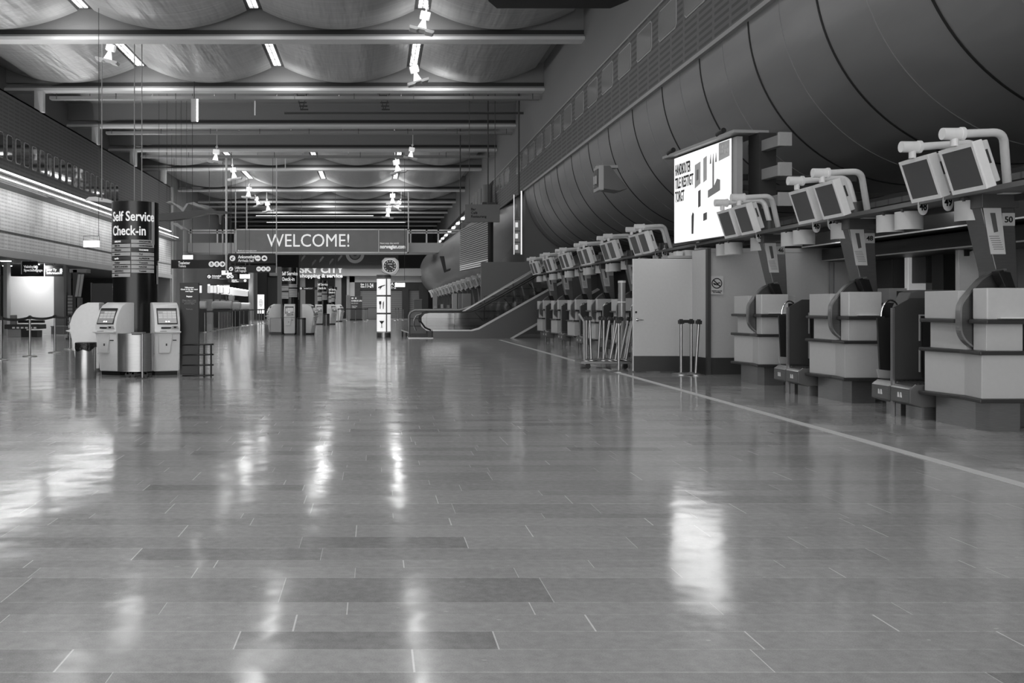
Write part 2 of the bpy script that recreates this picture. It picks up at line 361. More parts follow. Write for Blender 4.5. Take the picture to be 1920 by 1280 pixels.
# cable trays and linear lights in the plain bays
for i, (d, zz, xa, xb, c) in enumerate([(39.6, 10.0, X(160, 39.6), X(878, 39.6), 'nearest'), (47.4, 9.98, X(247, 47.4), X(844, 47.4), 'second nearest'), (54.4, 9.9, X(306, 54.4), X(830, 54.4), 'third nearest'),
                                        (91, 9.95, X(480, 91), X(700, 91), 'fourth nearest'), (96, 9.75, X(500, 96), X(760, 96), 'farthest')]):
    t = thing('linear_light', '%s long thin fluorescent light line hung under a roof beam' % c, 'ceiling light', ((xa+xb)/2, d, zz), 0, 'long fluorescent lines')
    w = (xb-xa)/2
    MB().box(-w, w, -.06, .06, .04, .09).build('housing', LGREY, t)
    MB().box(-w, w, -.04, .04, 0, .04).build('tube', mat(240, .5, emit=1.6), t)
    h = MB()
    for q in range(7): h.box(-w+.2+q*(2*w-.4)/6-.01, -w+.2+q*(2*w-.4)/6+.01, -.01, .01, .09, ZC-zz)
    h.build('hanger', DGREY, t)
for i, (d, xa, xb, zz, c) in enumerate([(39.2, X(95, 39.2), 6.9, 9.87, 'nearest'), (47.0, X(200, 47), 6.9, 9.85, 'second nearest'), (54.2, X(265, 54.2), 6.9, 9.8, 'third nearest')]):
    t = thing('cable_tray', '%s grey cable tray running across the hall under the beams' % c, 'cable tray', ((xa+xb)/2, d, zz), 0, 'cable trays')
    w = (xb-xa)/2
    MB().box(-w, w, -.15, .15, 0, .03).box(-w, w, -.16, -.14, 0, .12).box(-w, w, .14, .16, 0, .12).build('tray', mat(140, .5), t)
    h = MB()
    for q in range(9): h.box(-w+.3+q*(2*w-.6)/8-.015, -w+.3+q*(2*w-.6)/8+.015, -.17, -.14, 0, .45)
    h.build('hanger', DGREY, t)
for xx, yy, c in ((565, 45.5, 'left'), (720, 45.5, 'right')):
    t = thing('truss_bracket', '%s zigzag lattice bracket hanging in the plain roof bay' % c, 'bracket', (X(xx, 42), 42, 9.9))
    g = MB()
    for q in range(6): g.box(-.25+.03*q, .12+.03*q, q*.12, q*.12+.03, .9-.13*q, .96-.13*q)
    g.prism([(-.25, .98), (-.21, .98), (.02, .12), (-.02, .12)], 'y', .0, .03).prism([(.25, .98), (.29, .98), (.06, .12), (.02, .12)], 'y', .0, .03)
    g.build('lattice', mat(60, .6), t); MB().box(-.3, .3, -.02, .7, .98, 1.4).build('plate', mat(120, .7), t)
t = thing('hanging_tray', 'thin dark rail hanging between the lattice brackets', 'rail', (X(740, 44), 44, 10.25))
MB().box(-5.2, 6.2, -.03, .03, 0, .08).build('bar', mat(75, .5), t); MB().box(-5.2, 6.2, -.08, .08, .08, .1).build('flange', mat(120, .5), t)
t = thing('vertical_lamp', 'vertical twin fluorescent lamp box hung below the second beam', 'lamp', (X(365, 38.2), 38.2, Z(229, 38.2)))
MB().box(-.14, .10, -.06, .08, .02, .95).build('housing', LGREY, t, .01); MB().cyl((.12, -.05, .02), (.12, -.05, .93), .035).build('tube', GLOW, t, smooth=True)
MB().cyl((-.02, 0, .95), (-.02, 0, ZC-Z(229, 38.2)), .015).build('stem', VDARK, t)
for (px, y0, y1, d, c) in ((478, 181, 216, 39.6, 'near'), (535, 292, 316, 54.4, 'far')):
    o = MB().cyl((X(px, d), d, Z(y0, d)), (X(px, d), d, Z(y1, d)), .03).build('drop_rod', OFFW, smooth=True); tag(o, '%s short white rod dangling from a fluorescent line' % c, 'rod')
# roof spotlights with reflector plates
def spotlight(px, py, s, tilt, label, d=None):
    zz = 10.0 if py < 250 else 9.35
    d = d or F*(zz-H)/(VY-py)
    t = thing('reflector_lamp', label, 'spotlight', (X(px, d), d, Z(py, d)), 0, 'white reflector spotlights')
    def part(mb, name, m, **k):
        o = mb.build(name, m, t, **k); o.rotation_euler = (0, R(tilt), 0); o.scale = (s, s, s)
    part(MB().cyl((0, 0, .62), (0, 0, .98), .04).cyl((0, 0, .8), (0, 0, .88), .09), 'stem', WHITE, smooth=True)
    part(MB().box(-.22, .22, -.12, .16, .34, .66), 'gear_box', mat(235, .4, emit=.35), bevel=.04)
    part(MB().cyl((0, 0, .34), (0, 0, -.12), .07, .22, 20), 'reflector_cone', mat(240, .4, emit=.9), smooth=True)
    part(MB().prism([(-.55, -.12), (.55, -.12), (.55, -.2), (.5, -.26), (.2, -.26), (.12, -.2), (-.12, -.2), (-.2, -.26), (-.5, -.26), (-.55, -.2)], 'y', -.26, .26), 'reflector_plate', mat(215, .35), bevel=.01)
    tx = .95*s*math.sin(R(tilt)); MB().cyl((tx, 0, .93*s), (tx, 0, ZC-Z(py, d)), .02, n=6).build('cable', OFFW, t)
    return t
spots = [(792, 50, .72, 14, 'white reflector spotlight hanging below the topmost strip light'), (782, 148, .78, -16, 'white reflector spotlight under the near right strip light'),
  (203, 108, .72, 14, 'white reflector spotlight at the upper left in front of the beam'), (404, 298, .8, 6, 'small white spotlight left of the tall suspension poles'),
  (439, 331, .85, -8, 'small white spotlight right of the tall suspension pole'), (746, 318, .9, -12, 'small white spotlight at the third strip light on the right'),
  (770, 292, .7, 10, 'small white spotlight box above the cluster at the right'),
  (466, 366, .9, 5, 'tiny white spotlight above the left part of the banner'), (484, 381, .8, -20, 'tiny tilted spotlight left of the mid pole'), (503, 392, .95, -8, 'tiny white spotlight lowest of the left row'),
  (736, 378, .95, 0, 'tiny white spotlight upper one above the banner right part'), (745, 388, .8, 25, 'tiny tilted spotlight middle of the right cluster'), (727, 404, 1.0, 6, 'tiny white spotlight lowest one above the banner right part')]
for px, py, s, tl, lb in spots: spotlight(px, py, s, tl, lb)
o = MB().prism([(-1.1, 0), (-.75, .28), (-.2, .30), (.9, .02), (1.1, -.25), (.3, -.12), (-.3, -.06)], 'y', -.3, .3).build('reflector_vane', OFFW); o.location = (X(187, 36), 36, Z(376, 36)); o.scale = (.5, .5, .45)
tag(o, 'white hanging reflector vane in front of the left light strip', 'reflector'); MB().cyl((0, 0, .2), (0, 0, (ZC-Z(376, 36))/.45), .02, n=6).build('wire', VDARK, o)
for yy in (20, 32, 44, 56): lamp('strip_fill_lamp', (XL+.4, yy, 6.35), (0, R(-122), 0), .25, 11, 140)  # fill added above the wall strip, aimed up into the hall
for (d_, xa_) in ((39.6, -4), (47.4, -4), (54.4, -4)): lamp('line_fill_lamp', (xa_, d_, 10.12), (R(180), 0, 0), 15, .1, 90)  # upward fill added over the fluorescent lines to brighten the ceiling
# glow of the uplights on the beams
for (px, d) in ((290, 38.2), (545, 38.2), (820, 38.2), (790, 30.7), (130, 30.7)):
    l = lamp('beam_spill_lamp', (X(px, d), d-.6, ZB-.35), (R(145), 0, 0), .3, .2, 13)
for (px, d) in ((480, 72), (600, 72), (740, 72), (610, 84), (740, 84)):
    lamp('beam_spill_lamp', (X(px, d), d-.6, ZB-.35), (R(145), 0, 0), .3, .2, 30)
# hanging frame at the top right
t = thing('suspended_canopy', 'large dark framed panel hanging at the top edge right of centre', 'canopy', (X(1038, 20), 20, Z(16, 20)))
w = 1.32
MB().prism([(-w+.1, 0), (w-.1, 0), (w+.15, -.5), (w+.15, -3), (-w-.15, -3), (-w-.15, -.5)], 'z', 0, .12).build('panel', VDARK, t, .01)
MB().box(-w+.2, w-.2, -.03, 0, .02, .05).build('rail', STEEL, t)
MB().cyl((-1, -2.6, .12), (-1, -2.6, ZC-Z(16, 20)), .02).build('cable', DGREY, t); MB().cyl((1, -2.6, .12), (1, -2.6, ZC-Z(16, 20)), .02).build('cable', DGREY, t)
# left wall light strips and hung tray
for i in range(22):
    y0 = 18.2+i*2.03
    o = struct(MB().box(XL+.02, XL+.10, y0, y0+1.97, 6.19, 6.235).build('trim_%d' % (110+i), GLOW))
struct(MB().box(XL, XL+.04, YB, 63, 6.09, 6.29).build('trim_100', mat(70, .6)))
o = MB().box(XL+.5, XL+.55, 14, 63, 5.78, 5.815).build('light_rail', mat(245, .5, emit=1.6)); tag(o, 'long thin lit rail hung below the wall light strip on the left', 'light rail')
o = MB().box(XL+.03, XL+.70, 14, 63, 5.56, 5.62).build('service_tray', mat(80, .5)); tag(o, 'dark tray hung along the left wall under the lights', 'tray')
for yy in (20, 32, 44, 56): lamp('wall_wash_lamp', (XL+.95, yy, 5.5), (0, R(38), 0), .25, 11, 70)
# wall consoles where beams meet the left wall
for i, (px, py) in enumerate(((26, 185), (137, 252), (214, 295), (273, 328))):
    d = beams[i+3]; o = MB().box(XL-.25, XL+.12, d-.15, d+.15, 9.22, ZB).build('beam_console', OFFW, bevel=.03); tag(o, 'white box bracket under the %s beam end on the left wall' % ordinal(i+1), 'bracket', 'beam brackets on the left wall')
# ------------------------------------------------------------------ the great tube on the right
RT = .45*XR; TCX = XR+RT-.0; TCZ = H+.772*XR
def tube_body(name, y0, y1, cx0, cx1, cz, r, m, a0=180, a1=285, n=40, segs=1):
    s = MB(); P0 = arc(cx0, cz, r, a0, a1, n); P1 = arc(cx1, cz, r, a0, a1, n)
    vs_ = [(x, y0, z) for x, z in P0]+[(x, y1, z) for x, z in P1]
    return s.add(vs_, [(i, i+1, n+2+i, n+1+i) for i in range(n)])
s = tube_body('t', YB, 43.4, TCX, TCX, TCZ, RT, TUBE)
Pc = arc(TCX, TCZ, RT, 180, 285, 40)
s2 = MB().prism(Pc+[(TCX+1, TCZ)], 'y', 43.3, 43.35); struct(s2.build('wall_tube_end', mat(92, .5, .3)))
o = s.build('wall_right_tube', TUBE, smooth=True); struct(o)
# seams: wide dark joint with fine light lip, and a fine light one between
for k in range(34):
    y = 7.0+1.34*k*.98
    dark = k % 2 == 0
    if y > 43: break
    s = MB(); r0 = RT-.0; w_ = .022 if dark else .009
    P0 = arc(TCX, TCZ, RT+.012, 180, 285, 40); P1 = arc(TCX, TCZ, RT-.02, 180, 285, 40)
    for q in range(40):
        s.add([(P0[q][0], y-w_, P0[q][1]), (P0[q+1][0], y-w_, P0[q+1][1]), (P0[q+1][0], y+w_, P0[q+1][1]), (P0[q][0], y+w_, P0[q][1])], [(0, 1, 2, 3)])
        s.add([(P0[q][0], y-w_, P0[q][1]), (P0[q+1][0], y-w_, P0[q+1][1]), (P1[q+1][0], y-w_, P1[q+1][1]), (P1[q][0], y-w_, P1[q][1])], [(0, 1, 2, 3)])
    o = s.build('seam', mat(30, .6) if dark else mat(150, .4, .5), smooth=True); struct(o); o.name = 'trim_%d' % (140+k)
# canopy ceiling behind the desks, back walls
BX = 9.3
struct(MB().box(7.5, 14, YB, 43.4, 2.72, 2.80).build('ceiling_back_office', striped('slatted_ceiling', 88, 60, 1, .35, .9)))
struct(MB().box(BX, BX+.2, YB, 16.9, 0, 2.7).build('wall_office', mat(150, .6)))
struct(MB().box(6.05, BX+.2, 16.9, 17.2, 0, 2.2).box(6.0, BX+.2, 16.88, 17.2, 2.2, 2.28).build('wall_behind_desks', mat(190, .55)))
struct(MB().box(6.05, BX, 16.86, 16.9, 0, .30).build('baseboard_right', mat(62, .4)))
struct(MB().box(BX, BX+.2, 17.2, 43, 0, 3).build('wall_office_far', mat(85, .6)))
# ------------------------------------------------------------------ advertising light board
s_ang = math.atan2(-.143, 2.0)
dl, dr = 18.1, 15.85
A = Vector((X(1265, dl), dl, 0)); B = Vector((X(1372, dr), dr, 0))
ad = thing('light_board', 'large glowing white advertising board with black lettering and tool pictures', 'advertising board', (A.x, A.y, Z(457, dl)), math.atan2((B-A).y, (B-A).x))
LW = (B-A).length; LH = Z(297, dl)-Z(457, dl)
# local x runs from far left end to near right end; the face looks to local -y
MB().box(0, LW, 0, .12, 0, LH).build('casing', mat(120, .4), ad)
MB().box(.01, LW-.01, -.012, 0, .01, LH-.01).build('face', mat(215, .6, emit=.72), ad)
MB().box(LW, LW+.14, .02, .12, 0, LH).build('side_plate', LGREY, ad)
MB().prism([(-.3, LH+.03), (LW+.3, LH+.03), (LW+.3, LH+.08), (-.3, LH+.08)], 'y', -.12, .5).build('hood', mat(165, .4), ad, .005)
MB().box(LW, LW+.35, .3, .6, -.05, LH+.03).build('back_panel', mat(60, .5), ad)
inkm = mat(40, .6, emit=0)
for i, (w_, zt) in enumerate((('HANDBOUTER', .79), ('TILE RESTIGT', .635), ('TORGT', .48))):
    tw = text('lettering', w_, .29, inkm, ad, (.06, -.016, LH*zt), wx=1, bold=.006)
    tw.scale = ((.66, .78, .40)[i]/max(tw.dimensions.x, .01), 1, 1)
def adshape(name, poly, m=inkm): MB().prism([(x*LW, z*LH) for x, z in poly], 'y', -.018, -.012).build(name, m, ad)
ag = mat(165, .6); al = mat(222, .6)
adshape('picture', [(.40, .58), (.50, .62), (.50, .86), (.40, .84)], al); adshape('picture', [(.43, .66), (.47, .67), (.47, .78), (.43, .78)], ag)
adshape('picture', [(.55, .62), (.61, .64), (.61, .90), (.55, .88)], al)
for q in range(3): adshape('picture', [(.66+.045*q, .80), (.685+.045*q, .80), (.675+.045*q, .90)], ag)
adshape('picture', [(.63, .44), (.83, .49), (.83, .60), (.78, .62), (.74, .56), (.73, .56), (.73, .80), (.705, .80), (.705, .54), (.63, .52)], ag)
adshape('picture', [(.46, .36), (.50, .37), (.50, .55), (.46, .54)], mat(110, .6)); adshape('picture', [(.34, .08), (.37, .08), (.38, .3), (.36, .32), (.34, .28)], mat(80, .6))
adshape('picture', [(.55, .2), (.61, .21), (.61, .29), (.55, .28)], mat(110, .6)); adshape('picture', [(.81, .80), (.98, .82), (.98, .985), (.81, .985)], al)
text('lettering', 'Tandem\nMINIMI', .10, WHITE, ad, (.83*LW, -.022, .92*LH), bold=.003)
for q in range(3):
    z = LH-.28-.48*q
    MB().box(LW-.1, LW+.95, .34, .46, z, z+.18).build('bracket', mat(135, .45), ad, .01); MB().box(LW+.95, LW+1.0, .28, .5, z-.02, z+.2).build('bracket_end', LGREY, ad, .008)
    MB().box(-.16, -.02, .2, .4, z-.25, z-.07).build('bracket', mat(150, .45), ad, .01)
MB().cyl((LW+.3, .45, .1), (LW+.3, .45, LH-.1), .02).build('post', LGREY, ad)
for q in (-.05, LW-.3): 
    MB().cyl((q, -.1, LH+.1), (q+.22, -.1, LH+.14), .045).build('clamp_lamp', VDARK, ad, smooth=True)
MB().box(LW*.2, LW*.24, .1, 2.5, LH*.6, LH*.66).box(LW*.8, LW*.84, .1, 2.5, LH*.6, LH*.66).build('wall_arm', DGREY, ad)
nd = (B-A).normalized(); nrm = Vector((nd.y, -nd.x, 0))
l = lamp('board_glow_lamp', (A+B)/2+nrm*.1+Vector((0, 0, Z(457, dl)+LH/2)), (0, 0, 0), LW*.9, LH*.9, 12)
l.rotation_euler = (R(-90), 0, math.atan2(nd.y, nd.x))
# loudspeaker/projector box on the tube
t = thing('wall_projector', 'grey wedge-shaped projector box fixed to the metal tube', 'projector', (X(1118, 20.5), 20.5, Z(356, 20.5)))
MB().prism([(.1, 0), (.1, .5), (.24, .5), (.62, 0), (.45, -.05)], 'y', -.25, .25).build('housing', mat(95, .45), t, .01)
MB().box(.0, .1, -.26, .26, -.03, .5).build('front_frame', LGREY, t, .005); MB().box(-.01, 0, -.2, .2, .04, .44).build('front_glass', BLACK, t)
MB().cyl((-.02, -.08, .12), (-.02, -.08, .3), .03).cyl((-.02, .08, .12), (-.02, .08, .3), .03).build('lens', LGREY, t, smooth=True)
MB().box(.05, .5, .1, .3, .5, .56).build('mount', LGREY, t)
# ------------------------------------------------------------------ check-in desks
PANEL = mat(196, .38, var=.04); PANEL2 = mat(178, .38); BUMP = mat(58, .4); KICK = brushed(150, .35); FIN = brushed(100, .4)
DY = 2.67; Y0 = 9.23
def make_desk():
    t = thing('check_in_desk', '', 'check-in desk', (6.0, Y0, 0), 0, 'check-in desks')
    MB().prism([(.03, .80), (.03, .14), (.08, 0), (.38, 0), (.38, .80)], 'z', 0, .30).build('base', KICK, t)
    MB().prism([(-.07, .84), (.02, .30), (-.04, -.06), (.40, -.06), (.40, .84)], 'z', .33, .77).build('lower_panel', PANEL, t, .006)
    MB().prism([(-.02, .82), (.0, .245), (.38, .245), (.38, .82)], 'z', .79, 1.08).build('middle_panel', PANEL, t, .006)
    MB().prism([(.02, .16), (.02, -.04), (.38, -.04), (.38, .16)], 'z', .80, 1.08).build('front_middle_panel', PANEL, t, .006)
    MB().prism([(-.07, .84), (-.07, .26), (.33, .26), (.33, .84)], 'z', 1.11, 1.40).build('top_panel', PANEL, t, .006)
    MB().prism([(.0, .14), (.0, -.08), (.42, -.08), (.42, .14)], 'z', 1.11, 1.42).build('front_screen', mat(205, .3), t, .012)
    for z in (.29, .76):
        MB().prism([(-.12, .87), (-.03, .30), (-.08, -.10), (.42, -.10), (.42, -.02), (.06, -.02), (.09, .3), (-.0, .87)], 'z', z, z+.04).build('bumper_rail', BUMP, t, .012)
    MB().box(-.11, .36, .27, .87, 1.07, 1.11).build('ledge', BUMP, t, .012)
    MB().box(-.03, .44, -.12, .16, 1.065, 1.11).build('ledge', BUMP, t, .012)
    MB().box(.10, .36, -.13, -.082, 1.12, 1.135).build('leaflet_tray', WHITE, t)
    fin = [(.36, 1.61), (.30, 1.60), (.22, 1.575), (.12, 1.52), (.03, 1.42), (-.05, 1.32), (-.09, 1.26), (-.10, 1.20), (-.10, 1.02), (-.085, .95), (-.04, .88), (.04, .82), (.10, .80), (.36, .80)]
    for _ in range(2):      # round the corners of the outline, ends kept
        q_ = [fin[0]]
        for i in range(len(fin)-1):
            (ax_, az_), (bx_, bz_) = fin[i], fin[i+1]
            q_ += [(ax_*.75+bx_*.25, az_*.75+bz_*.25), (ax_*.25+bx_*.75, az_*.25+bz_*.75)]
        fin = q_+[fin[-1]]
    MB().prism(fin, 'y', .17, .24).build('curved_fin', FIN, t)
    s = MB()
    for i in range(len(fin)-2):
        a, b = Vector((fin[i][0], 0, fin[i][1])), Vector((fin[i+1][0], 0, fin[i+1][1])); d = (b-a).normalized(); nn = Vector((d.z, 0, -d.x))*.009
        s.add([a+nn+Vector((0, .165, 0)), b+nn+Vector((0, .165, 0)), b-nn+Vector((0, .165, 0)), a-nn+Vector((0, .165, 0)), a+nn+Vector((0, .245, 0)), b+nn+Vector((0, .245, 0)), b-nn+Vector((0, .245, 0)), a-nn+Vector((0, .245, 0))],
              [(0,1,2,3),(4,5,6,7),(0,1,5,4),(1,2,6,5),(2,3,7,6),(3,0,4,7)])
    s.build('fin_edge', mat(150, .3, .8), t)
    MB().box(.1, .8, .62, .84, 1.0, 1.04).build('worktop', DGREY, t)
    # leaning steel column with its head
    MB().prism([(.41, 0), (.64, 0), (.53, 2.26), (.18, 2.26), (.34, 1.6)], 'y', .30, .58).build('column', brushed(112, .38), t, .01)
    MB().box(.17, .55, .26, .62, 2.24, 2.42).build('column_head', mat(82, .4), t, .012)
    MB().cyl((.33, .42, 2.42), (.33, .42, 2.60), .13, n=20).build('column_cap', mat(72, .4), t, smooth=True)
    MB().box(.32, .60, .16, .26, 2.375, 2.42).build('arm_bracket', WHITE, t, .006)
    np_ = MB().box(.395, .525, .285, .298, 2.06, 2.19).build('number_plate', mat(190, .5), t)
    pp = MB().prism([(.20, 2.25), (.38, 2.25), (.43, 1.77), (.28, 1.77)], 'y', .283, .29).build('notice_sheet', mat(205, .6), t)
    MB().prism([(.27, 2.19), (.32, 2.19), (.35, 2.0), (.31, 1.99)], 'y', .279, .283).build('notice_picture', mat(90, .6), pp)
    s = MB()
    for q in range(7): s.box(.26+.008*q, .36+.008*q, .280, .283, 1.95-.022*q, 1.956-.022*q)
    s.build('notice_lines', mat(120, .6), pp)
    # clerk screen standing on the desk
    MB().prism([(.26, 1.40), (.31, 1.40), (.23, 1.60), (.18, 1.585)], 'y', .02, .13).prism([(.33, 1.40), (.42, 1.40), (.36, 1.58), (.26, 1.59)], 'y', .11, .14).build('clerk_screen', BLACK, t, .004)
    return t
desk0 = make_desk()
def add_number(t, s):
    np_ = [c for c in t.children if c.name.startswith('number_plate')][0]
    text('lettering', s, .085, INK, np_, (.46, .283, 2.095), align='CENTER', bold=.002)
def desk_at(n, label, num=None, first=[True]):
    if first[0]: first[0] = False; t = desk0; t['label'] = label
    else: t = dup(desk0, (6.0, Y0+DY*n, 0), label=label)
    return t
base_ns = [0, 1, 2, 4, 5, 6, 7, 8, 9]
dl_labels = {0: 'nearest white stepped check-in desk cut by the right edge, column marked 50', 1: 'white stepped check-in desk with the column marked 48', 2: 'white stepped check-in desk with the column marked 46, before the partition wall',
  4: 'check-in desk just left of the open white door, behind the trolley', 5: 'second check-in desk left of the open door', 6: 'third check-in desk left of the open door', 7: 'fourth check-in desk left of the open door', 8: 'fifth check-in desk left of the open door, near the escalator', 9: 'farthest check-in desk beside the escalator side'}
desks = {n: desk_at(n, dl_labels[n]) for n in base_ns}
for n, s in ((0, '50'), (1, '48'), (2, '46')): add_number(desks[n], s)
# belts
def make_belt():
    t = thing('baggage_belt', '', 'baggage belt', (5.8, 10.12, 0), 0, 'baggage belts')
    MB().prism([(.0, .18), (.0, .33), (.07, .385), (.30, .385), (.30, .30), (.5, .30), (.5, .14), (.12, .14)], 'y', 0, .38).build('housing', mat(92, .4), t, .008)
    MB().prism([(-.004, .19), (-.004, .32), (.0, .32), (.0, .19)], 'y', .02, .36).build('front_plate', brushed(125, .35), t)
    MB().prism([(-.003, .335), (.065, .39), (.075, .385), (.005, .33)], 'y', .01, .37).build('front_lip', CHROME, t)
    MB().box(.08, 1.3, .04, .34, .385, .40).build('belt', striped('belt_rubber', 70, 40, 0, .05), t)
    MB().box(.3, 1.3, .0, .38, .14, .39).build('frame', VDARK, t)
    MB().box(.15, .5, .04, .34, 0, .14).build('foot', KICK, t)
    s = MB()
    for y in (.165, .215): s.prism([(y-.02, .235), (y-.005, .235), (y+.01, .29), (y-.005, .29)], 'x', -.008, -.004).prism([(y+.0, .235), (y+.015, .235), (y+.012, .29), (y-.0, .29)], 'x', -.008, -.004)
    s.build('emblem', WHITE, t)
    return t
belt0 = make_belt()
def make_scale():
    t = thing('scale_cabinet', '', 'baggage cabinet', (5.83, 10.5, 0), 0, 'dark cabinets beside the baggage belts')
    MB().prism([(.0, 0), (.03, 0), (.03, .42), (.06, .42), (.9, .42), (.9, 1.33), (.2, 1.33), (.0, 1.22)], 'y', 0, .02).build('side_panel', mat(62, .4), t)
    MB().box(-.012, .012, -.012, .034, 0, 1.22).build('edge_profile', brushed(150, .3), t)
    MB().box(.32, .88, -.025, -.002, .44, 1.12).build('inner_panel', mat(44, .45), t)
    s = MB().box(.28, .29, -.03, -.01, .50, .75).box(.28, .29, -.03, -.01, .85, 1.13).box(.28, .36, -.03, -.01, 1.13, 1.145); s.build('light_profile', LGREY, t)
    s = MB()
    for x in (.40, .50):
        for z in (.65, .78): s.disc((x, -.027, z), .006, 'y', .004, 8)
    s.build('screw', LGREY, t)
    MB().prism([(.08, .50), (.05, 1.10), (.34, 1.10), (.34, .48)], 'y', .42, .45).build('rear_panel', mat(46, .45), t)
    MB().prism([(.07, .40), (.05, .50), (.34, .47), (.34, .38)], 'y', .42, .45).build('rear_trim', LGREY, t)
    pts = [(.10+.11-.11*math.cos(a), .435, 1.1+.02+.19*math.sin(a)) for a in [math.pi*i/12 for i in range(13)]]
    MB().tube(pts, .012).build('hoop_rail', CHROME, t, smooth=True)
    return t
scale0 = make_scale()
rowname = {0: 'between the desks marked 48 and 50', 1: 'between the desks marked 46 and 48', 2: 'beside the partition wall behind desk 46', 4: 'behind the stanchion trolley', 5: 'behind the second desk left of the door', 6: 'behind the third desk left of the door', 7: 'behind the fourth desk left of the door', 8: 'behind the fifth desk left of the door'}
for i, n in enumerate((0, 1, 4, 5, 6, 7, 8)):
    for j in (0, 1):
        lb = '%s baggage belt %s' % (('nearer', 'farther')[j], rowname[n])
        if i == 0 and j == 0: belt0['label'] = lb
        else: dup(belt0, (5.8, 10.12+DY*n+.40*j, 0), label=lb)
    lb = 'dark baggage cabinet wall %s' % rowname[n]
    if i == 0: scale0['label'] = lb
    else: dup(scale0, (5.83, 10.5+DY*n, 0), label=lb)
# monitors on bent white arms. face plane looks to -x, leaning out at the top
def make_monitor(long_post):
    t = thing('hanging_monitor', '', 'monitor', (0, 0, 0), 0, 'monitors above the check-in desks')
    h, w, th = .46, .52, 18
    e = thing('m', '', 'x'); 
    # local: pivot at top joint (0,0,0); screen body rotated about y
    def rot(p): 
        c, s_ = math.cos(R(th)), math.sin(R(th)); x, y, z = p
        return (x*c-z*s_, y, x*s_+z*c)
    def rb(name, m, parent, *b, bevel=0):
        s = MB()
        for q in b: s.box(*q)
        s.v = [rot(v) for v in s.v]; return s.build(name, m, parent, bevel)
    bpy.data.objects.remove(e)
    rb('casing', mat(238, .4), t, (-.02, .07, -w/2, w/2, -h-.10, -.10), bevel=.008)
    bz = rb('bezel', mat(244, .4), t, (-.032, -.02, -w/2, w/2, -h-.10, -h-.06), (-.032, -.02, -w/2, w/2, -.14, -.10), (-.032, -.02, -w/2, -w/2+.03, -h-.06, -.14), (-.032, -.02, w/2-.03, w/2, -h-.06, -.14))
    rb('screen', mat(78, .35), t, (-.026, -.02, -w/2+.03, w/2-.03, -h-.06, -.14))
    rb('back_unit', mat(215, .45), t, (.07, .16, -w/2+.06, w/2-.02, -h-.07, -.12), bevel=.012)
    rb('vent_slot', mat(60, .6), t, (.105, .125, -w/2+.052, -w/2+.06, -h*.75, -h*.45))
    MB().cyl((0, 0, -.10), (0, 0, .0), .035).build('neck', WHITE, t, smooth=True)
    MB().cyl((-.12, 0, .02), (.09, 0, .02), .058, n=18).cyl((.055, 0, .02), (.085, 0, .02), .066, n=18).build('joint', WHITE, t, smooth=True)
    return t
def add_arm(t, pts):
    MB().tube(pts, .04, 12).build('arm', WHITE, t, smooth=True)
m1 = make_monitor(True); m2 = make_monitor(False)
# near monitor: pivot
p1 = Vector((5.60, 9.02, 2.885)); p2 = Vector((5.62, 9.76, 2.885))
def bend(a, corner, b, r=.12, n=6):
    a, c, b = Vector(a), Vector(corner), Vector(b); u = (a-c).normalized()*r; v = (b-c).normalized()*r
    out = [a]
    for i in range(n+1):
        t = i/n; out.append(c+u*(1-t)**2+v*t**2)
    return out+[b]
add_arm(m1, bend(Vector((.05, 0, .02)), Vector((6.14, 9.12, 2.94))-p1, Vector((6.40, 9.44, 2.41))-p1))
add_arm(m2, bend(Vector((.05, 0, .02)), Vector((6.30, 9.78, 2.95))-p2, Vector((6.40, 9.70, 2.42))-p2))
m1.location = p1; m2.location = p2
def place_mon(n, src, p, lab, first):
    if first: src['label'] = lab; return src
    return dup(src, (p.x, p.y+DY*n, p.z), label=lab)
mn = {0: 'marked 50', 1: 'marked 48', 2: 'marked 46', 4: 'just left of the open door', 5: 'second left of the open door', 6: 'third left of the open door', 7: 'fourth left of the open door', 8: 'fifth left of the open door', 9: 'farthest beside the escalator'}
for n in (0, 1, 2, 4, 5, 6, 7, 8, 9):
    w = 'above the desk '+mn[n]
    place_mon(n, m1, p1, 'nearer blank monitor of the tilted pair '+w, n == 0)
    place_mon(n, m2, p2, 'farther blank monitor of the tilted pair '+w, n == 0)
# desk 3 column above the partition: its post stands on the office front behind the door
def col_only(n, label, d=None):
    t = thing('monitor_column', label, 'column', (6.0, Y0+DY*n, 0), 0, 'leaning steel columns without a visible desk')
    for c in desk0.children:
        if c.name.split('.')[0] in ('column', 'column_head', 'column_cap', 'arm_bracket'): dup(c, parent=t)
    return t
# oval number signs + lamp shades + valance beam along the row
oval = thing('oval_number_sign', '', 'number sign', (0, 0, 0), 0, 'oval desk number signs')
def make_oval(n1, y, label):
    t = thing('oval_number_sign', label, 'number sign', (6.15, y, 2.36), 0, 'oval desk number signs')
    P = [(.055*math.cos(2*math.pi*i/28), .10*math.copysign(abs(math.sin(2*math.pi*i/28))**.8, math.sin(2*math.pi*i/28))) for i in range(28)]
    MB().prism(P, 'y', 0, .012).build('plate', WHITE, t)
    text('lettering', n1, .13, INK, t, (0, -.003, -.045), align='CENTER', wx=.62, bold=.003)
    MB().cyl((0, .01, .09), (0, .01, .17), .008).build('hook', LGREY, t)
    return t
bpy.data.objects.remove(oval)
def ymark(px, xx): return xx*F/(px-VX)
for s, px in (('49', 1778), ('48', 1731), ('47', 1560), ('46', 1531), ('45', 1424), ('44', 1309)):
    make_oval(s, ymark(px, 6.15), 'white oval sign reading %s hanging over the check-in row' % s)
for i, (px) in enumerate((1246, 1233, 1112, 1090)):
    make_oval(('43', '42', '41', '40')[i], ymark(px, 6.15), 'small oval desk number sign over the far row, %s counted from the door' % ordinal(i))
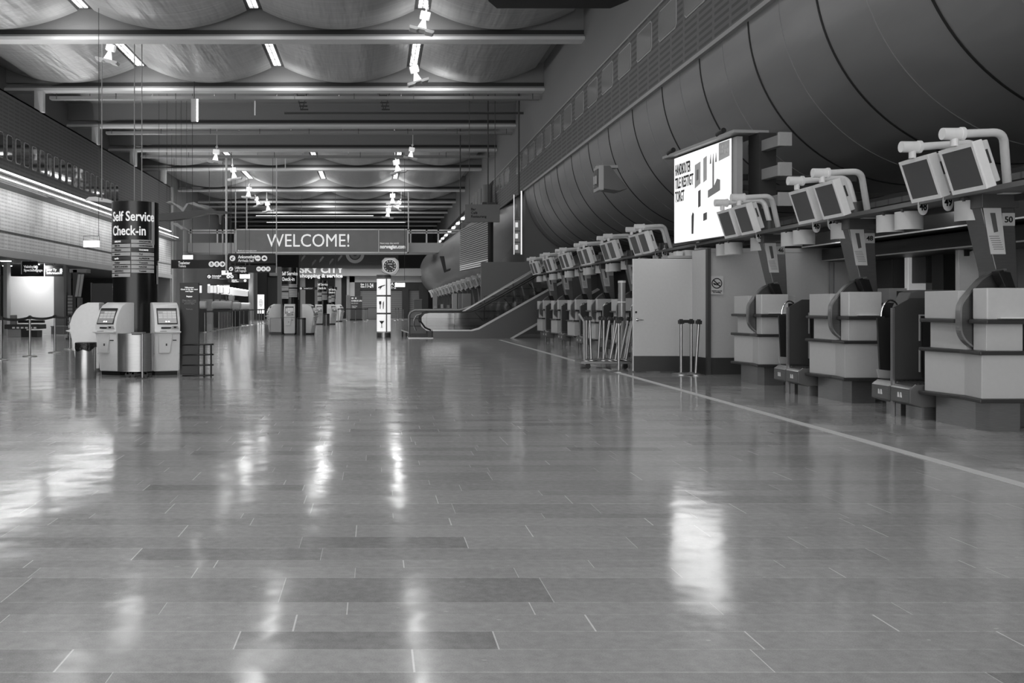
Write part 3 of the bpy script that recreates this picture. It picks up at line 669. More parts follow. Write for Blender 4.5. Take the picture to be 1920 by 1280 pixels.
def make_shade(y, label, flip=1):
    t = thing('lamp_shade', label, 'lamp shade', (6.10, y, 2.13), 0, 'white curved lamp shades')
    P = arc(.15, .1, .15, 165, 330, 14); Q = arc(.15, .1, .135, 330, 165, 14)
    MB().prism(P+Q, 'z', 0, .21).build('shade', mat(212, .45), t, smooth=True)
    MB().box(.02, .3, .0, .04, .20, .24).build('hanger', DGREY, t)
    return t
shn = 0
for n in range(0, 10):
    for j, dy in enumerate((.62+.0, 1.25, 1.52)):
        y = 9.23+DY*n+(.47, 1.60, 2.0)[j]
        make_shade(y, 'white curved lamp shade, %s from the right along the desks' % (ordinal(shn) if shn < 20 else ordinal(shn-20)+' past the twentieth'))
        shn += 1
t = thing('valance_beam', 'long dark beam carrying the shades and signs above the desks', 'beam', (6.3, 24, 2.34))
MB().box(-.2, .25, -17, 11, 0.04, .09).build('beam', mat(120, .5), t); MB().box(.2, .25, -17, 11, -.03, .03).build('rail', mat(70, .5), t)
t = thing('office_canopy', 'dark long canopy with bright thin edge behind the desks', 'canopy', (7.7, 8, 2.28))
MB().box(0, 1.6, -8, 8.8, .0, .27).build('board', mat(42, .4), t); MB().box(-.02, 0, -8, 8.8, .0, .02).build('edge_strip', WHITE, t)
t = thing('office_canopy', 'lower dark band with white edge in front of the office cabinets', 'canopy', (8.0, 8, 2.03))
MB().box(0, .9, -8, 8.7, 0, .22).build('board', mat(40, .4), t); MB().box(-.02, 0, -8, 8.7, 0, .02).build('edge_strip', LGREY, t)
# ------------------------------------------------------------------ back office
def cab(px0, px1, py0, py1, d, depth, m, label, name='office_cabinet', cat='cabinet'):
    x0, x1 = X(px0, d), X(px1, d)
    t = thing(name, label, cat, ((x0+x1)/2, d, 0)); w = (x1-x0)/2
    MB().box(-w, w, 0, depth, max(Z(py1, d), 0), Z(py0, d)).build('body', m, t, .006)
    MB().box(-w+.02, w-.02, -.012, 0, max(Z(py1, d), 0)+.02, Z(py0, d)-.02).build('door', m, t)
    return t
def X_(px, d): return X(px, d)
cab(1672, 1698, 468, 700, 15.9, .5, mat(72, .5), 'dark tall cabinet at the corner of the office walls')
cab(1701, 1736, 474, 700, 15.3, .08, mat(228, .5, emit=.15), 'pale passage wall with painted-in glow between the dark cabinets', 'passage_wall', 'wall panel')  # emission stands in for the light in the passage
cab(1736, 1795, 463, 530, 14.9, .4, mat(84, .5), 'dark grey wall cabinet right of the lit passage')
cab(1769, 1795, 463, 700, 14.3, .3, mat(52, .5), 'darkest tall cabinet behind desk 50')
cab(1796, 1873, 464, 560, 13.2, .06, mat(215, .5), 'white board with a dangling cable behind the column marked 50', 'white_board', 'board')
cb = thing('wall_cable', 'black cable dangling in front of the white board', 'cable', (X(1825, 13.15), 13.15, Z(472, 13.15)))
MB().tube([(-.08, 0, 0), (0, -.02, .04), (.08, -.02, -.04), (.16, -.02, -.13), (.25, -.02, -.10), (.30, -.02, .02), (.32, -.02, .06)], .012).build('wire', INK, cb, smooth=True)
MB().box(-.12, -.07, -.03, .02, -.06, .06).build('plug', INK, cb, .005)
t = thing('equipment_box', 'pale small printer box behind the column marked 48', 'printer', (X(1684, 12.6), 12.6, 0))
MB().box(-.12, .12, 0, .3, 1.28, 1.48).build('body', mat(150, .5), t, .01); MB().box(-.02, .1, -.01, 0, 1.33, 1.44).build('panel', VDARK, t); MB().box(-.1, .1, .02, .28, 0, 1.28).build('stand', VDARK, t)
t = thing('baggage_cover', 'grey sloped machine cover behind the desk marked 50', 'machine cover', (X(1742, 11.0), 11.0, 0))
MB().prism([(-.3, 1.22), (-.22, 1.40), (-.12, 1.43), (.30, 1.43), (.30, 1.22)], 'y', 0, .25).build('hood', mat(98, .5), t, .01); MB().box(-.26, .3, .02, .24, 0, 1.22).build('body', VDARK, t)
def chair(x, y, rz, label):
    t = thing('office_chair', label, 'chair', (x, y, 0), rz, 'dark office chairs behind the desks')
    MB().box(-.22, .22, -.22, .22, .48, .56).build('seat', BLACK, t, .03); MB().box(-.2, .2, .2, .27, .68, 1.32).build('backrest', BLACK, t, .04)
    MB().cyl((0, 0, .1), (0, 0, .48), .03).build('post', CHROME, t); MB().box(-.03, .03, .2, .26, .5, .75).build('bracket', BLACK, t)
    s = MB()
    for k in range(5):
        a = 2*math.pi*k/5; s.cyl((0, 0, .1), (.27*math.cos(a), .27*math.sin(a), .05), .02).cyl((.27*math.cos(a), .27*math.sin(a), .0), (.27*math.cos(a), .27*math.sin(a), .05), .025)
    s.build('base', BLACK, t); return t
chair(6.95, 12.9, R(20), 'dark office chair behind the column marked 48'); chair(7.25, 15.4, R(-30), 'dark office chair behind the column marked 46'); chair(7.35, 10.2, R(10), 'dark office chair at the right edge behind the column marked 50')
t = thing('calendar_block', 'small stack of papers on a dark shelf behind desk 46', 'papers', (X(1487, 15.6), 15.6, 0))
MB().box(-.14, .2, 0, .4, 0, 1.28).build('shelf', BLACK, t); s = MB()
for q in range(6): s.box(-.08+.01*(q % 2), .05+.01*(q % 2), .05, .2, 1.28+.022*q, 1.298+.022*q)
s.build('papers', OFFW, t)
# door in the back wall
dd = struct(MB().box(8.29, 9.12, 16.84, 16.88, 0, 2.02).build('door_1', mat(182, .55))); MB().box(9.04, 9.07, 16.80, 16.84, 1.3, 1.5).build('door_handle', DGREY, dd)
struct(MB().box(8.21, 8.27, 16.83, 16.87, 0, 2.08).box(9.14, 9.20, 16.83, 16.87, 0, 2.08).box(8.21, 9.20, 16.83, 16.87, 2.03, 2.08).build('trim_90', mat(165, .5)))
# no-smoking sign
t = thing('no_smoking_sign', 'round no smoking sign on the partition wall', 'sign', (X(1344, 16.85), 16.85, Z(531, 16.85)))
MB().box(-.12, .12, 0, .008, -.20, .13).build('backing', mat(205, .5), t)
s = MB(); n = 32; vs_ = []
for i in range(n):
    a = 2*math.pi*i/n
    for r in (.095, .078): vs_.append((r*math.cos(a), -.004, r*math.sin(a)))
s.add(vs_, [(2*i, 2*i+1, (2*i+3) % (2*n), (2*i+2) % (2*n)) for i in range(n)]); s.build('ring', INK, t)
MB().prism([(-.065, .05), (-.05, .062), (.065, -.05), (.05, -.062)], 'y', -.006, -.003).prism([(-.07, -.01), (-.03, -.035), (.0, -.02), (-.01, -.05), (.02, -.03), (.03, .0), (.07, .0), (.05, .02), (.02, .01), (-.01, -.01), (-.06, .01)], 'y', -.005, -.002).build('pictogram', INK, t)
text('lettering', 'Rökfritt område\nNo smoking', .028, INK, t, (0, -.003, -.145), align='CENTER', bold=.001)
# ------------------------------------------------------------------ open door with closet post
YD = 17.45
t = thing('open_door', 'open white door leaf with dark kick plate', 'door', (X(1188, YD), YD, 0)); w = X(1300, YD)-X(1188, YD)
MB().box(0, w, 0, .045, .30, Z(485, YD)).build('leaf', mat(200, .45), t, .003); MB().box(0, w, -.002, .047, .02, .30).build('kick_plate', brushed(84, .4), t)
MB().box(-.012, 0, 0, .045, .02, Z(485, YD)).build('edge_strip', WHITE, t)
MB().cyl((.07, 0, 1.0-.02), (.07, -.05, 1.0-.02), .014).cyl((.07, -.05, .98), (.17, -.05, .98), .010).disc((.07, -.004, .98), .028).build('handle', CHROME, t, smooth=True)
MB().disc((.045, -.004, 1.12), .02, 'y', .012).build('lock', VDARK, t, smooth=True)
s = MB()
for z in (1.75, 1.3, .5): s.cyl((w+.012, .0, z), (w+.012, .0, z+.12), .012)
s.build('hinge', mat(120, .3, .8), t)
x0, x1, x2 = X(1303, 17.3), X(1323, 16.9), X(1333, 16.8)
struct(MB().prism([(x0, 17.46), (x1, 16.9), (x1, 17.5)], 'z', .30, Z(468, 17)).build('wall_closet', mat(205, .45)))
struct(MB().prism([(x0, 17.455), (x1, 16.895), (x1, 17.5)], 'z', 0, .30).build('baseboard_closet', brushed(84, .4)))
struct(MB().box(x1, x2, 16.8, 17.5, 0, Z(466, 16.9)).build('trim_91', mat(66, .5)))
t = thing('cupboard_top', 'low grey ledge with small boxes on top of the door frame', 'ledge', (X(1262, 17.6), 17.6, Z(484, 17.6)))
MB().box(-.1, .6, 0, .4, 0, .05).build('ledge', LGREY, t, .004); MB().box(.1, .22, .1, .3, .05, .14).box(.26, .5, .1, .3, .05, .16).build('box', OFFW, t, .004)
# ------------------------------------------------------------------ stanchions
stz = [0]
def make_stanchion(loc, label, rot=(0, 0, 0), group='belt barrier posts', m=STEEL, h=1.0, head=VDARK):
    t = thing('barrier_post', label, 'barrier post', loc, 0, group); t.rotation_euler = rot
    MB().lathe([(.17, 0), (.17, .012), (.15, .022), (.05, .03), (.035, .04)], n=24).build('base', m, t, smooth=True)
    MB().cyl((0, 0, .03), (0, 0, h-.07), .027, n=14).build('pole', m, t, smooth=True)
    MB().cyl((0, 0, h-.09), (0, 0, h), .033, n=14).box(-.045, .045, -.045, .045, h-.085, h-.02).build('belt_head', head, t, .004)
    return t
st0 = make_stanchion((0, 0, 0), 'x'); st_first = [True]
def stanchion(px, yb, label, rot=None, d=None, group='belt barrier posts'):
    d = d or D(yb)
    if st_first[0]: st_first[0] = False; t = st0; t['label'] = label; t['group'] = group; t.location = (X(px, d), d, 0)
    else: t = dup(st0, (X(px, d), d, 0), label=label, group=group)
    if rot: t.rotation_euler = rot
    return t
for px, yb, rot, lb in ((1277, 702, None, 'front left steel barrier post before the open white door'), (1296, 701, None, 'middle steel barrier post before the open white door'), (1304, 703, (0, R(3.5), 0), 'leaning right steel barrier post before the open white door')):
    stanchion(px, yb, lb, rot)
o = MB().box(X(1280, 16.9), X(1294, 16.9), 16.88, 16.90, .93, .985).build('barrier_belt', VDARK); tag(o, 'short black belt between the posts at the white door', 'belt')
ls = [(2, 675), (56, 668), (103, 661), (131, 655)]
for i, (px, yb) in enumerate(ls): stanchion(px, yb, 'dark grey barrier post, %s from the left edge beside the seating niche' % ordinal(i))
for i in range(3):
    (a, ya), (b, yb) = ls[i], ls[i+1]; da, db = D(ya), D(yb); pa, pb = Vector((X(a, da), da, .955)), Vector((X(b, db), db, .955))
    s = MB(); n = 8
    for q in range(n):
        u, v = q/n, (q+1)/n; P = pa.lerp(pb, u); Q = pa.lerp(pb, v); sg = lambda t_: -.05*4*t_*(1-t_)
        s.add([(P.x, P.y, P.z+sg(u)-.03), (Q.x, Q.y, Q.z+sg(v)-.03), (Q.x, Q.y, Q.z+sg(v)+.03), (P.x, P.y, P.z+sg(u)+.03), (P.x, P.y+.004, P.z+sg(u)-.03), (Q.x, Q.y+.004, Q.z+sg(v)-.03), (Q.x, Q.y+.004, Q.z+sg(v)+.03), (P.x, P.y+.004, P.z+sg(u)+.03)],
              [(0,1,2,3),(4,5,6,7),(3,2,6,7),(0,1,5,4)])
    o = s.build('barrier_belt', VDARK); tag(o, 'black belt stretched after the %s post of the left barrier row' % ordinal(i), 'belt', 'belts of the left barrier')
# trolley loaded with posts
YT = 18.3
t = thing('post_trolley', 'low flat steel trolley carrying stacked barrier posts', 'trolley', (X(1092, YT), YT, 0)); tw = X(1188, YT)-X(1092, YT)
MB().box(-.02, tw, 0, .6, .10, .15).build('platform', mat(150, .4, .6), t, .005)
MB().tube([(-.06, .05, 1.08), (.04, .05, .93), (.05, .05, .12)], .022).build('push_handle', LGREY, t, smooth=True)
MB().cyl((.13, .05, .0), (.13, .09, .0), .001).build('axle', VDARK, t)
for x in (.12, tw-.15): MB().cyl((x, .03, .05), (x, .07, .05), .05).box(x-.04, x+.04, .02, .08, .06, .10).build('caster', BLACK, t, smooth=True)
k = 0
tr = [(1098, 0), (1104, 2), (1107, -1), (1127, 3), (1130, 1), (1138, 9), (1142, 11), (1150, 7), (1152, 9), (1168, 12), (1172, 10), (1176, 12)]
for i, (px, a) in enumerate(tr):
    o = dup(st0, (X(px, YT+.2)-math.sin(R(a))*0, YT+.14+.30*(i % 2), .152), label='steel barrier post stacked on the trolley, %s from its push handle' % ordinal(i), group='posts stacked on the trolley')
    o.rotation_euler = (R(-2*(i % 3)), R(a), 0); o.scale = (.9, .9, .88)
stanchion(1160, 700, 'steel barrier post standing in front of the loaded trolley', d=D(697)); 
t = thing('clear_tube', 'tall translucent plastic roll standing behind the trolley', 'plastic roll', (X(1166, 19.3), 19.3, 0))
MB().cyl((0, 0, 0), (0, 0, Z(528, 19.3)), .075, n=20).build('roll', mat(165, .2, .2), t, smooth=True); MB().cyl((0, 0, Z(530, 19.3)), (0, 0, Z(526, 19.3)), .08, n=20).cyl((0, 0, 1.3), (0, 0, 1.33), .09, n=20).build('band', WHITE, t, smooth=True)
# yellow line on floor
struct(MB().box(4.445, 4.555, 2, 33.6, 0.001, .004).build('trim_92', mat(215, .5)))
# ------------------------------------------------------------------ self service pillar and kiosks
KW = mat(246, .3); KS = mat(224, .35)
def make_kiosk():
    t = thing('check_in_kiosk', '', 'check-in kiosk', (0, 0, 0), 0, 'white self service kiosks')
    prof = [(.26, .07), (-.17, .07), (-.23, .40), (-.30, .74), (-.36, .77), (-.30, .80), (-.31, .90), (-.27, 1.03), (-.19, 1.16), (-.09, 1.25), (.04, 1.30), (.26, 1.30)]
    MB().prism(prof, 'x', -.285, .285).build('body', KW, t, .022, smooth=True)
    MB().box(-.25, .25, -.15, .24, 0, .07).build('plinth', BLACK, t)
    def on(x0, x1, s0, s1, off, name, m, par, a=(-.316, .905), b=(-.175, 1.19)):
        # quad lying on the sloped front between profile points a and b
        dy, dz = b[0]-a[0], b[1]-a[1]; L = math.hypot(dy, dz); ny, nz = -dz/L, dy/L
        P = []
        for s_, o_ in ((s0, 0), (s1, 0), (s1, off), (s0, off)):
            P.append((a[0]+dy*s_+ny*o_, a[1]+dz*s_+nz*o_))
        return MB().prism(P, 'x', x0, x1).build(name, m, par)
    on(-.225, .225, .02, 1.0, .016, 'screen_frame', VDARK, t)
    sc = on(-.205, .205, .07, .95, .021, 'screen', mat(120, .2, emit=.12), t)
    on(-.205, .205, .83, .95, .023, 'screen_bar', mat(60, .3), sc)
    for r_ in range(3):
        for c_ in range(4):
            if r_ == 2 and c_ == 0: continue
            on(-.19+.10*c_, -.10+.10*c_, .36+.15*r_, .48+.15*r_, .023, 'screen_tile', mat(185, .3, emit=.15), sc)
    on(-.05, -.01, .12, .2, .023, 'screen_button', SOFTGLOW, sc); on(.01, .05, .12, .2, .023, 'screen_button', SOFTGLOW, sc)
    MB().box(-.14, .10, -.325, -.29, .835, .862).build('ticket_slot', INK, t)
    MB().prism([(.06, .83), (.10, .88), (.22, .88), (.25, .83)], 'y', -.345, -.29).build('card_reader', mat(175, .4), t, .006); MB().box(.13, .19, -.352, -.34, .845, .87).build('card_slot', INK, t)
    MB().prism([(-.29, .785), (-.38, .785), (-.38, .765), (-.29, .75)], 'x', -.29, .29).build('shelf', WHITE, t, .006)
    MB().box(-.17, -.03, -.375, -.30, .787, .792).build('shelf_tray', INK, t)
    MB().prism([(-.20, .74), (.12, .74), (.05, .40), (-.19, .40)], 'y', -.31, -.2).build('belly_panel', KS, t, .01)
    MB().box(.12, .2, -.31, -.27, .62, .635).build('vent_slot', INK, t); MB().box(-.04, -.01, -.322, -.30, .53, .57).build('lock', DGREY, t)
    MB().box(-.29, .29, -.225, -.2, .385, .39).build('panel_gap', DGREY, t)
    return t
kk = [True]; kio = None
def kiosk(px, yb, rz, label, sc=1.0, d=None):
    global kio
    d = d or D(yb)
    if kk[0]: kk[0] = False; kio = make_kiosk(); t = kio; t['label'] = label; t.location = (X(px, d), d, 0); t.rotation_euler = (0, 0, rz)
    else: t = dup(kio, (X(px, d), d, 0), rz, label=label)
    t.scale = (sc*.79, sc*.95, sc); return t
kiosk(217, 703, R(-22), 'front left white kiosk with lit screen beside the steel bin', d=16.85)
kiosk(309, 703, R(22), 'front right white kiosk with lit screen beside the black stele', d=16.85)
k3 = kiosk(166, 702, R(-86), 'white kiosk seen from the side behind the steel bin at the left', d=17.6)
pst = MB().box(-.292, -.29, -.15, .15, .85, 1.12).build('side_notice', mat(190, .5), k3)
def pillar(px0, px1, ytop, d, label, full=True, simple=False):
    r = (X(px1, d)-X(px0, d))/2; cx = (X(px1, d)+X(px0, d))/2; zt = Z(ytop, d)
    t = thing('sign_pillar', label, 'sign pillar', (cx, d, 0), 0, 'round self service pillars')
    MB().cyl((0, 0, 0), (0, 0, zt*.66), r*.96, n=48).build('shaft', mat(30, .22), t, smooth=True)
    MB().cyl((0, 0, zt*.66), (0, 0, zt), r, n=48).build('sign_drum', mat(32, .25), t, smooth=True)
    # curved glued-on strips
    off = math.degrees(math.atan2(-cx, d))
    def strip(a0, a1, z0, z1, m, name, rr=r*1.012, par=t):
        n = 12; a0 += off; a1 += off; P = [(rr*math.sin(R(a0+(a1-a0)*i/n)), -rr*math.cos(R(a0+(a1-a0)*i/n))) for i in range(n+1)]
        Q = [(x*.99, y*.99) for x, y in P][::-1]
        return MB().prism(P+Q, 'z', z0, z1).build(name, m, par, smooth=True)
    strip(42, 52, zt*.655+.28*(zt*.34)-.0, zt, LGREY, 'light_edge')
    def ctext(s_, z, size, a0, m, wd=1.0, par=t, bold=.004):
        o = text('lettering', s_, size, m, par, (0, 0, 0), wx=wd, bold=bold)
        me = o.data
        o.rotation_euler = (0, 0, 0)
        rr = r*1.02
        for v in me.vertices:
            a = R(a0+off)+v.co.x/rr; dp = v.co.z
            v.co = (math.sin(a)*(rr+dp), -math.cos(a)*(rr+dp), z+v.co.y)
        return o
    u = zt/3.14
    ctext('Self Service', zt-.36*u, .245*u, -66, LETTER, .78); ctext('Check-in', zt-.62*u, .245*u, -66, LETTER, .78)
    names = [('AIRLINE', 0, 'SINGAPORE', 1), ('DELTA', 1, 'NORWEGIAN', 1), ('Ethiopian', 1, 'THOMAS', 0), ('airtours', 1, 'TUI ', 1), ('apollo', 0, 'ALPRESOR', 1), ('Cimber', 1, 'Transavia', 1), ('NORTLANDER', 1, 'NAZAR', 1), ('SUNWING', 1, 'Tunisair', 1), ('VING', 1, '', -1)]
    for i, (a, la, b, lb) in enumerate(names):
        z1 = Z(452, d)-i*.0768*u if full else zt*.655+.28*(zt*.34)-i*.0768*u
        z0 = z1-.062*u
        s1 = strip(-75, -12, z0, z1, mat(195, .5) if la else mat(75, .5), 'name_strip')
        if not simple: ctext(a, z0+.016*u, .042*u, -58, INK if la else LETTER, 1.1, s1, .001)
        if lb >= 0:
            s2 = strip(-10, 50, z0, z1, mat(195, .5) if lb else mat(75, .5), 'name_strip')
            if not simple: ctext(b, z0+.016*u, .040*u, 8, INK if lb else LETTER, 1.1, s2, .001)
    strip(62, 72, zt*.52, zt*.63, LGREY, 'side_notice')
    return t
pillar(211, 297, 381, 17.45, 'tall black round pillar reading Self Service Check-in beside the near kiosks')
# bins, steel screen and post, stele, rack
t = thing('steel_bin', 'tall round steel bin with a black bag at the left kiosk', 'bin', (X(161, 15.9), 15.9, 0)); 
MB().lathe([(.17, 0), (.172, .02), (.172, .58), (.165, .60)], n=32).build('body', STEEL, t, smooth=True)
s = MB(); n = 32; vs_ = []
for j in range(n):
    a = 2*math.pi*j/n; dz = .07+.05*math.cos(a+1.7)+.02*math.sin(5*a)
    vs_ += [(.168*math.cos(a), .168*math.sin(a), .62), (.18*math.cos(a), .18*math.sin(a), .61), (.181*math.cos(a), .181*math.sin(a), .60-dz)]
s.add(vs_, [f for j in range(n) for f in ((3*j, 3*j+1, (3*j+4) % (3*n), (3*j+3) % (3*n)), (3*j+1, 3*j+2, (3*j+5) % (3*n), (3*j+4) % (3*n)))]+[tuple(3*j for j in range(n))])
s.build('bag', mat(30, .25, bump=.8, scale=25), t, smooth=True)
t = thing('steel_trolley_shield', 'curved brushed steel waste station on small wheels before the pillar', 'waste station', (X(255, 16.3), 16.3, 0))
P = arc(-.02, 0, .30, 180, 360, 16); 
MB().prism([(x, z*.6) for x, z in P]+[(.28, .12), (-.32, .12)], 'z', .10, .76).build('shell', STEEL, t, smooth=True)
MB().box(-.06, .15, -.1, .1, .76, .78).build('lid', mat(120, .4, .5), t, .004)
for x in (-.12, -.03, .19): MB().cyl((x, -.1, .045), (x, -.07, .045), .045).box(x-.02, x+.02, -.1, -.06, .05, .10).build('wheel', VDARK, t, smooth=True)
t = thing('thin_post', 'thin steel post standing in front of the waste station', 'post', (X(267, 15.9), 15.9, 0))
MB().cyl((0, 0, .01), (0, 0, .76), .018).build('pole', STEEL, t, smooth=True); MB().cyl((0, 0, 0), (0, 0, .012), .09, n=20).build('foot', DGREY, t); MB().box(-.18, .02, -.01, .01, .745, .765).build('arm', DGREY, t)
ds = 16.9; t = thing('info_stele', 'tall black information stele with small white text right of the kiosks', 'information stele', (X(355, ds), ds, 0))
MB().box(-.17, .17, 0, .08, 0, Z(530, ds)).build('panel', mat(26, .4), t, .004)
text('lettering', 'Välkommen\nCheck in här för resor\nmed flyget', .034, LETTER, t, (0, -.003, 1.56), align='CENTER', bold=.001); text('lettering', 'Baggage', .034, LETTER, t, (0, -.003, 1.40), align='CENTER', bold=.001)
text('lettering', 'Please check in here\nfor international and\ndomestic flights', .030, mat(170, .5), t, (0, -.003, 1.33), align='CENTER'); text('lettering', 'Thank you', .030, mat(170, .5), t, (0, -.003, 1.17), align='CENTER')
t = thing('rail_rack', 'low black tubular rack with four rails at the foot of the stele', 'rack', (X(372, 16.2), 16.2, 0))
for z in (.03, .21, .39, .565): MB().tube([(-.28, .02, z-.005), (-.1, -.03, z), (.1, -.03, z+.003), (.26, .02, z+.005)], .014).build('rail', mat(40, .25, .5), t, smooth=True)
for x in (.10, .22): MB().cyl((x, 0, 0), (x, 0, .57), .016).build('upright', mat(40, .3, .5), t, smooth=True)
# ------------------------------------------------------------------ farther kiosk groups
pillar(528, 561, 502, 40.3, 'second black Self Service Check-in pillar, below the hanging arrivals signs', False, True)
kiosk(543, 627, R(2), 'white kiosk facing the viewer at the second pillar', d=39.2); kiosk(514, 625, R(-70), 'white side-on kiosk left of the second pillar', d=40.6); kiosk(580, 626, R(70), 'white side-on kiosk right of the second pillar', d=39.8)
def bin_(px, d, label, r=.19, h=.72):
    t = thing('steel_bin', label, 'bin', (X(px, d), d, 0)); MB().lathe([(r, 0), (r, h-.05)], n=20).build('body', DSTEEL, t, smooth=True); MB().lathe([(r*1.02, h-.05), (r*1.02, h), (r*.9, h+.01)], n=20).build('rim', BLACK, t, smooth=True)
bin_(565, 38.6, 'round steel bin right of the second pillar kiosk')
t = thing('waste_station', 'wide grey waste station left of the second pillar', 'waste station', (X(517, 39.3), 39.3, 0)); MB().box(-.25, .25, 0, .3, .1, .72).build('body', DSTEEL, t, .02); MB().box(-.22, .22, .02, .28, 0, .1).build('plinth', BLACK, t)
pillar(595, 616, 526, 61, 'third black Self Service Check-in pillar, farther back', False, True); pillar(616, 629, 537, 74, 'farthest black Self Service Check-in pillar', False, True)
kiosk(598, 607, R(8), 'white kiosk at the left of the third pillar', d=60); kiosk(622, 607, R(40), 'white kiosk at the right of the third pillar', d=60.5); kiosk(636, 603, R(60), 'white kiosk at the farthest pillar', d=71)
bin_(612, 57, 'round steel bin between the kiosks of the third pillar')
# ------------------------------------------------------------------ clock column
dc = 36.4
t = thing('clock_column', 'lit white round column with flight, cutlery and cocktail pictograms', 'advertising column', (X(719.5, dc), dc, 0))
rc = .27
MB().cyl((0, 0, 0), (0, 0, .19), rc*1.02, n=32).build('foot', mat(150, .25, .9), t, smooth=True)
MB().cyl((0, 0, 2.31), (0, 0, 2.43), rc*1.06, n=32).build('cap', mat(95, .4), t, smooth=True)
for i, (ya, yb_) in enumerate(((523, 553), (556, 586), (589, 621))):
    z1, z0 = Z(ya, dc), Z(yb_, dc)
    MB().cyl((0, 0, z0), (0, 0, z1), rc, n=32).build('lit_panel', mat(235, .4, emit=.55), t, smooth=True)
    if i < 2: MB().cyl((0, 0, Z(yb_+3, dc)), (0, 0, z0), rc*1.01, n=32).build('band', mat(90, .4), t, smooth=True)
MB().box(.08, .13, -rc-.01, -rc+.1, .2, 2.31).build('joint_strip', mat(90, .4), t)
def pic(P, c):
    MB().prism([(c[0]+x*1.15, c[1]+z*1.35) for x, z in P], 'y', -rc-.03, -rc+.03).build('pictogram', INK, t)
zz = Z(538, dc); pic([(-.12, -.03), (-.09, -.035), (.08, .03), (.13, .05), (.13, .065), (.06, .05), (-.02, .03), (-.10, .0)], (-.09, zz)); pic([(-.02, .01), (.03, .02), (-.05, -.07), (-.07, -.06)], (-.09, zz))
zz = Z(571, dc); pic([(-.012, -.12), (.012, -.12), (.012, .0), (.035, .02), (.035, .10), (-.035, .10), (-.035, .02), (-.012, 0)], (-.14, zz)); pic([(-.012, -.12), (.012, -.12), (.02, .11), (-.015, .06)], (-.02, zz))
zz = Z(607, dc); pic([(-.09, .09), (.09, .09), (.01, .0), (.01, -.09), (.06, -.1), (-.06, -.1), (-.01, -.09), (-.01, 0)], (-.08, zz))
t = thing('round_clock', 'large wristwatch shaped clock on top of the lit column', 'clock', (X(731, dc), dc-.1, Z(499, dc)))
P = [(-.30, .0), (-.32, .20), (-.20, .33), (.20, .33), (.34, .20), (.36, .05), (.36, -.14), (.22, -.34), (.05, -.36), (-.26, -.26), (-.32, -.2)]
MB().prism(P, 'y', 0, .2).build('housing', mat(190, .35, .3), t, .02)
MB().cyl((0, -.03, 0), (0, 0, 0), .275, n=40).build('bezel', mat(200, .3, .5), t, smooth=True); MB().cyl((0, -.035, 0), (0, -.03, 0), .245, n=40).build('dial', mat(38, .4), t)
s = MB()
for i in range(12):
    a = R(30*i); cx_, cz_ = .195*math.sin(a), .195*math.cos(a); s.box(cx_-.022, cx_+.022, -.04, -.035, cz_-.028, cz_+.028)
s.build('hour_mark', WHITE, t)
MB().prism([(-.02, .01), (.01, -.02), (.16, -.12), (.17, -.105)], 'y', -.045, -.04).prism([(-.01, -.02), (-.02, .02), (.10, -.03), (.09, -.06)], 'y', -.046, -.041).box(-.09, .09, -.042, -.036, .06, .10).build('hand', WHITE, t)
# ------------------------------------------------------------------ hanging signs
def sign(px0, px1, py0, py1, d, label, lines, icons=(), hang=True, m=SIGNBLK, name='hanging_sign', lm=LETTER, x_in=.12):
    x0, x1, z0, z1 = X(px0, d), X(px1, d), Z(py1, d), Z(py0, d)
    t = thing(name, label, 'sign', (x0, d, z0)); w, h = x1-x0, z1-z0
    MB().box(0, w, 0, .15, 0, h).build('panel', m, t, .01)
    for s_, sz, fx_, fz, b in lines: text('lettering', s_, sz*h*1.1, lm, t, (fx_*w, -.004, fz*h), bold=b*h, wx=.78)
    for fx_, fz, r_, g in icons:
        MB().disc((fx_*w, -.004, fz*h), r_*h, 'y', .008, 20).build('icon_disc', LETTER, t)
        c = (fx_*w, fz*h); q = r_*h
        if g == 'arrow': P = [(-.6, .12), (.05, .12), (-.2, .5), (.15, .5), (.65, 0), (.15, -.5), (-.2, -.5), (.05, -.12), (-.6, -.12)]
        elif g == 'darrow': P = [(-.5, -.5), (.3, -.5), (-.1, -.2), (.5, .4), (.3, .6), (-.25, 0), (-.5, .3)]
        elif g == 'bar': P = [(-.6, -.15), (.6, -.15), (.6, .15), (-.6, .15)]
        elif g == 'car': P = [(-.6, -.3), (.6, -.3), (.6, .05), (.35, .1), (.25, .4), (-.25, .4), (-.35, .1), (-.6, .05)]
        else: P = [(-.35, -.5), (-.1, -.5), (-.1, .1), (.1, .1), (.1, -.5), (.35, -.5), (.35, .2), (0, .6), (-.35, .2)]
        MB().prism([(c[0]+x*q, c[1]+z*q) for x, z in P], 'y', -.012, -.006).build('icon', INK, t)
    for cx_ in (.15, w-.15): MB().cyl((cx_, .07, h), (cx_, .07, (9.94 if abs(d-54.4) < .1 else ZC)-z0 if hang else h+.16), .012, n=6).build('cable', DGREY, t)
    return t
dS = 54.4
sign(428, 516, 475, 493, dS, 'upper black hanging sign reading Ankomsthall Arrivals hall', [('Ankomsthall', .42, .21, .50, .012), ('Arrivals hall', .40, .21, .12, .003)], [(.09, .5, .30, 'darrow'), (.63, .5, .30, 'bar'), (.77, .5, .30, 'car')])
sign(428, 516, 497, 511, dS, 'lower black hanging sign reading Utlämning Left luggage', [('Utlämning', .42, .14, .50, .012), ('Left luggage', .38, .14, .12, .003)], [(.06, .5, .28, 'darrow'), (.65, .5, .33, 'bar'), (.75, .5, .33, 'man'), (.85, .5, .33, 'man')], False)
sign(321, 423, 487, 503, dS, 'black hanging sign reading Toaletter Toilets with arrow', [('Toaletter', .42, .13, .50, .012), ('Toilets', .38, .13, .14, .003)], [(.74, .5, .33, 'man'), (.84, .5, .33, 'man'), (.94, .5, .33, 'arrow')])
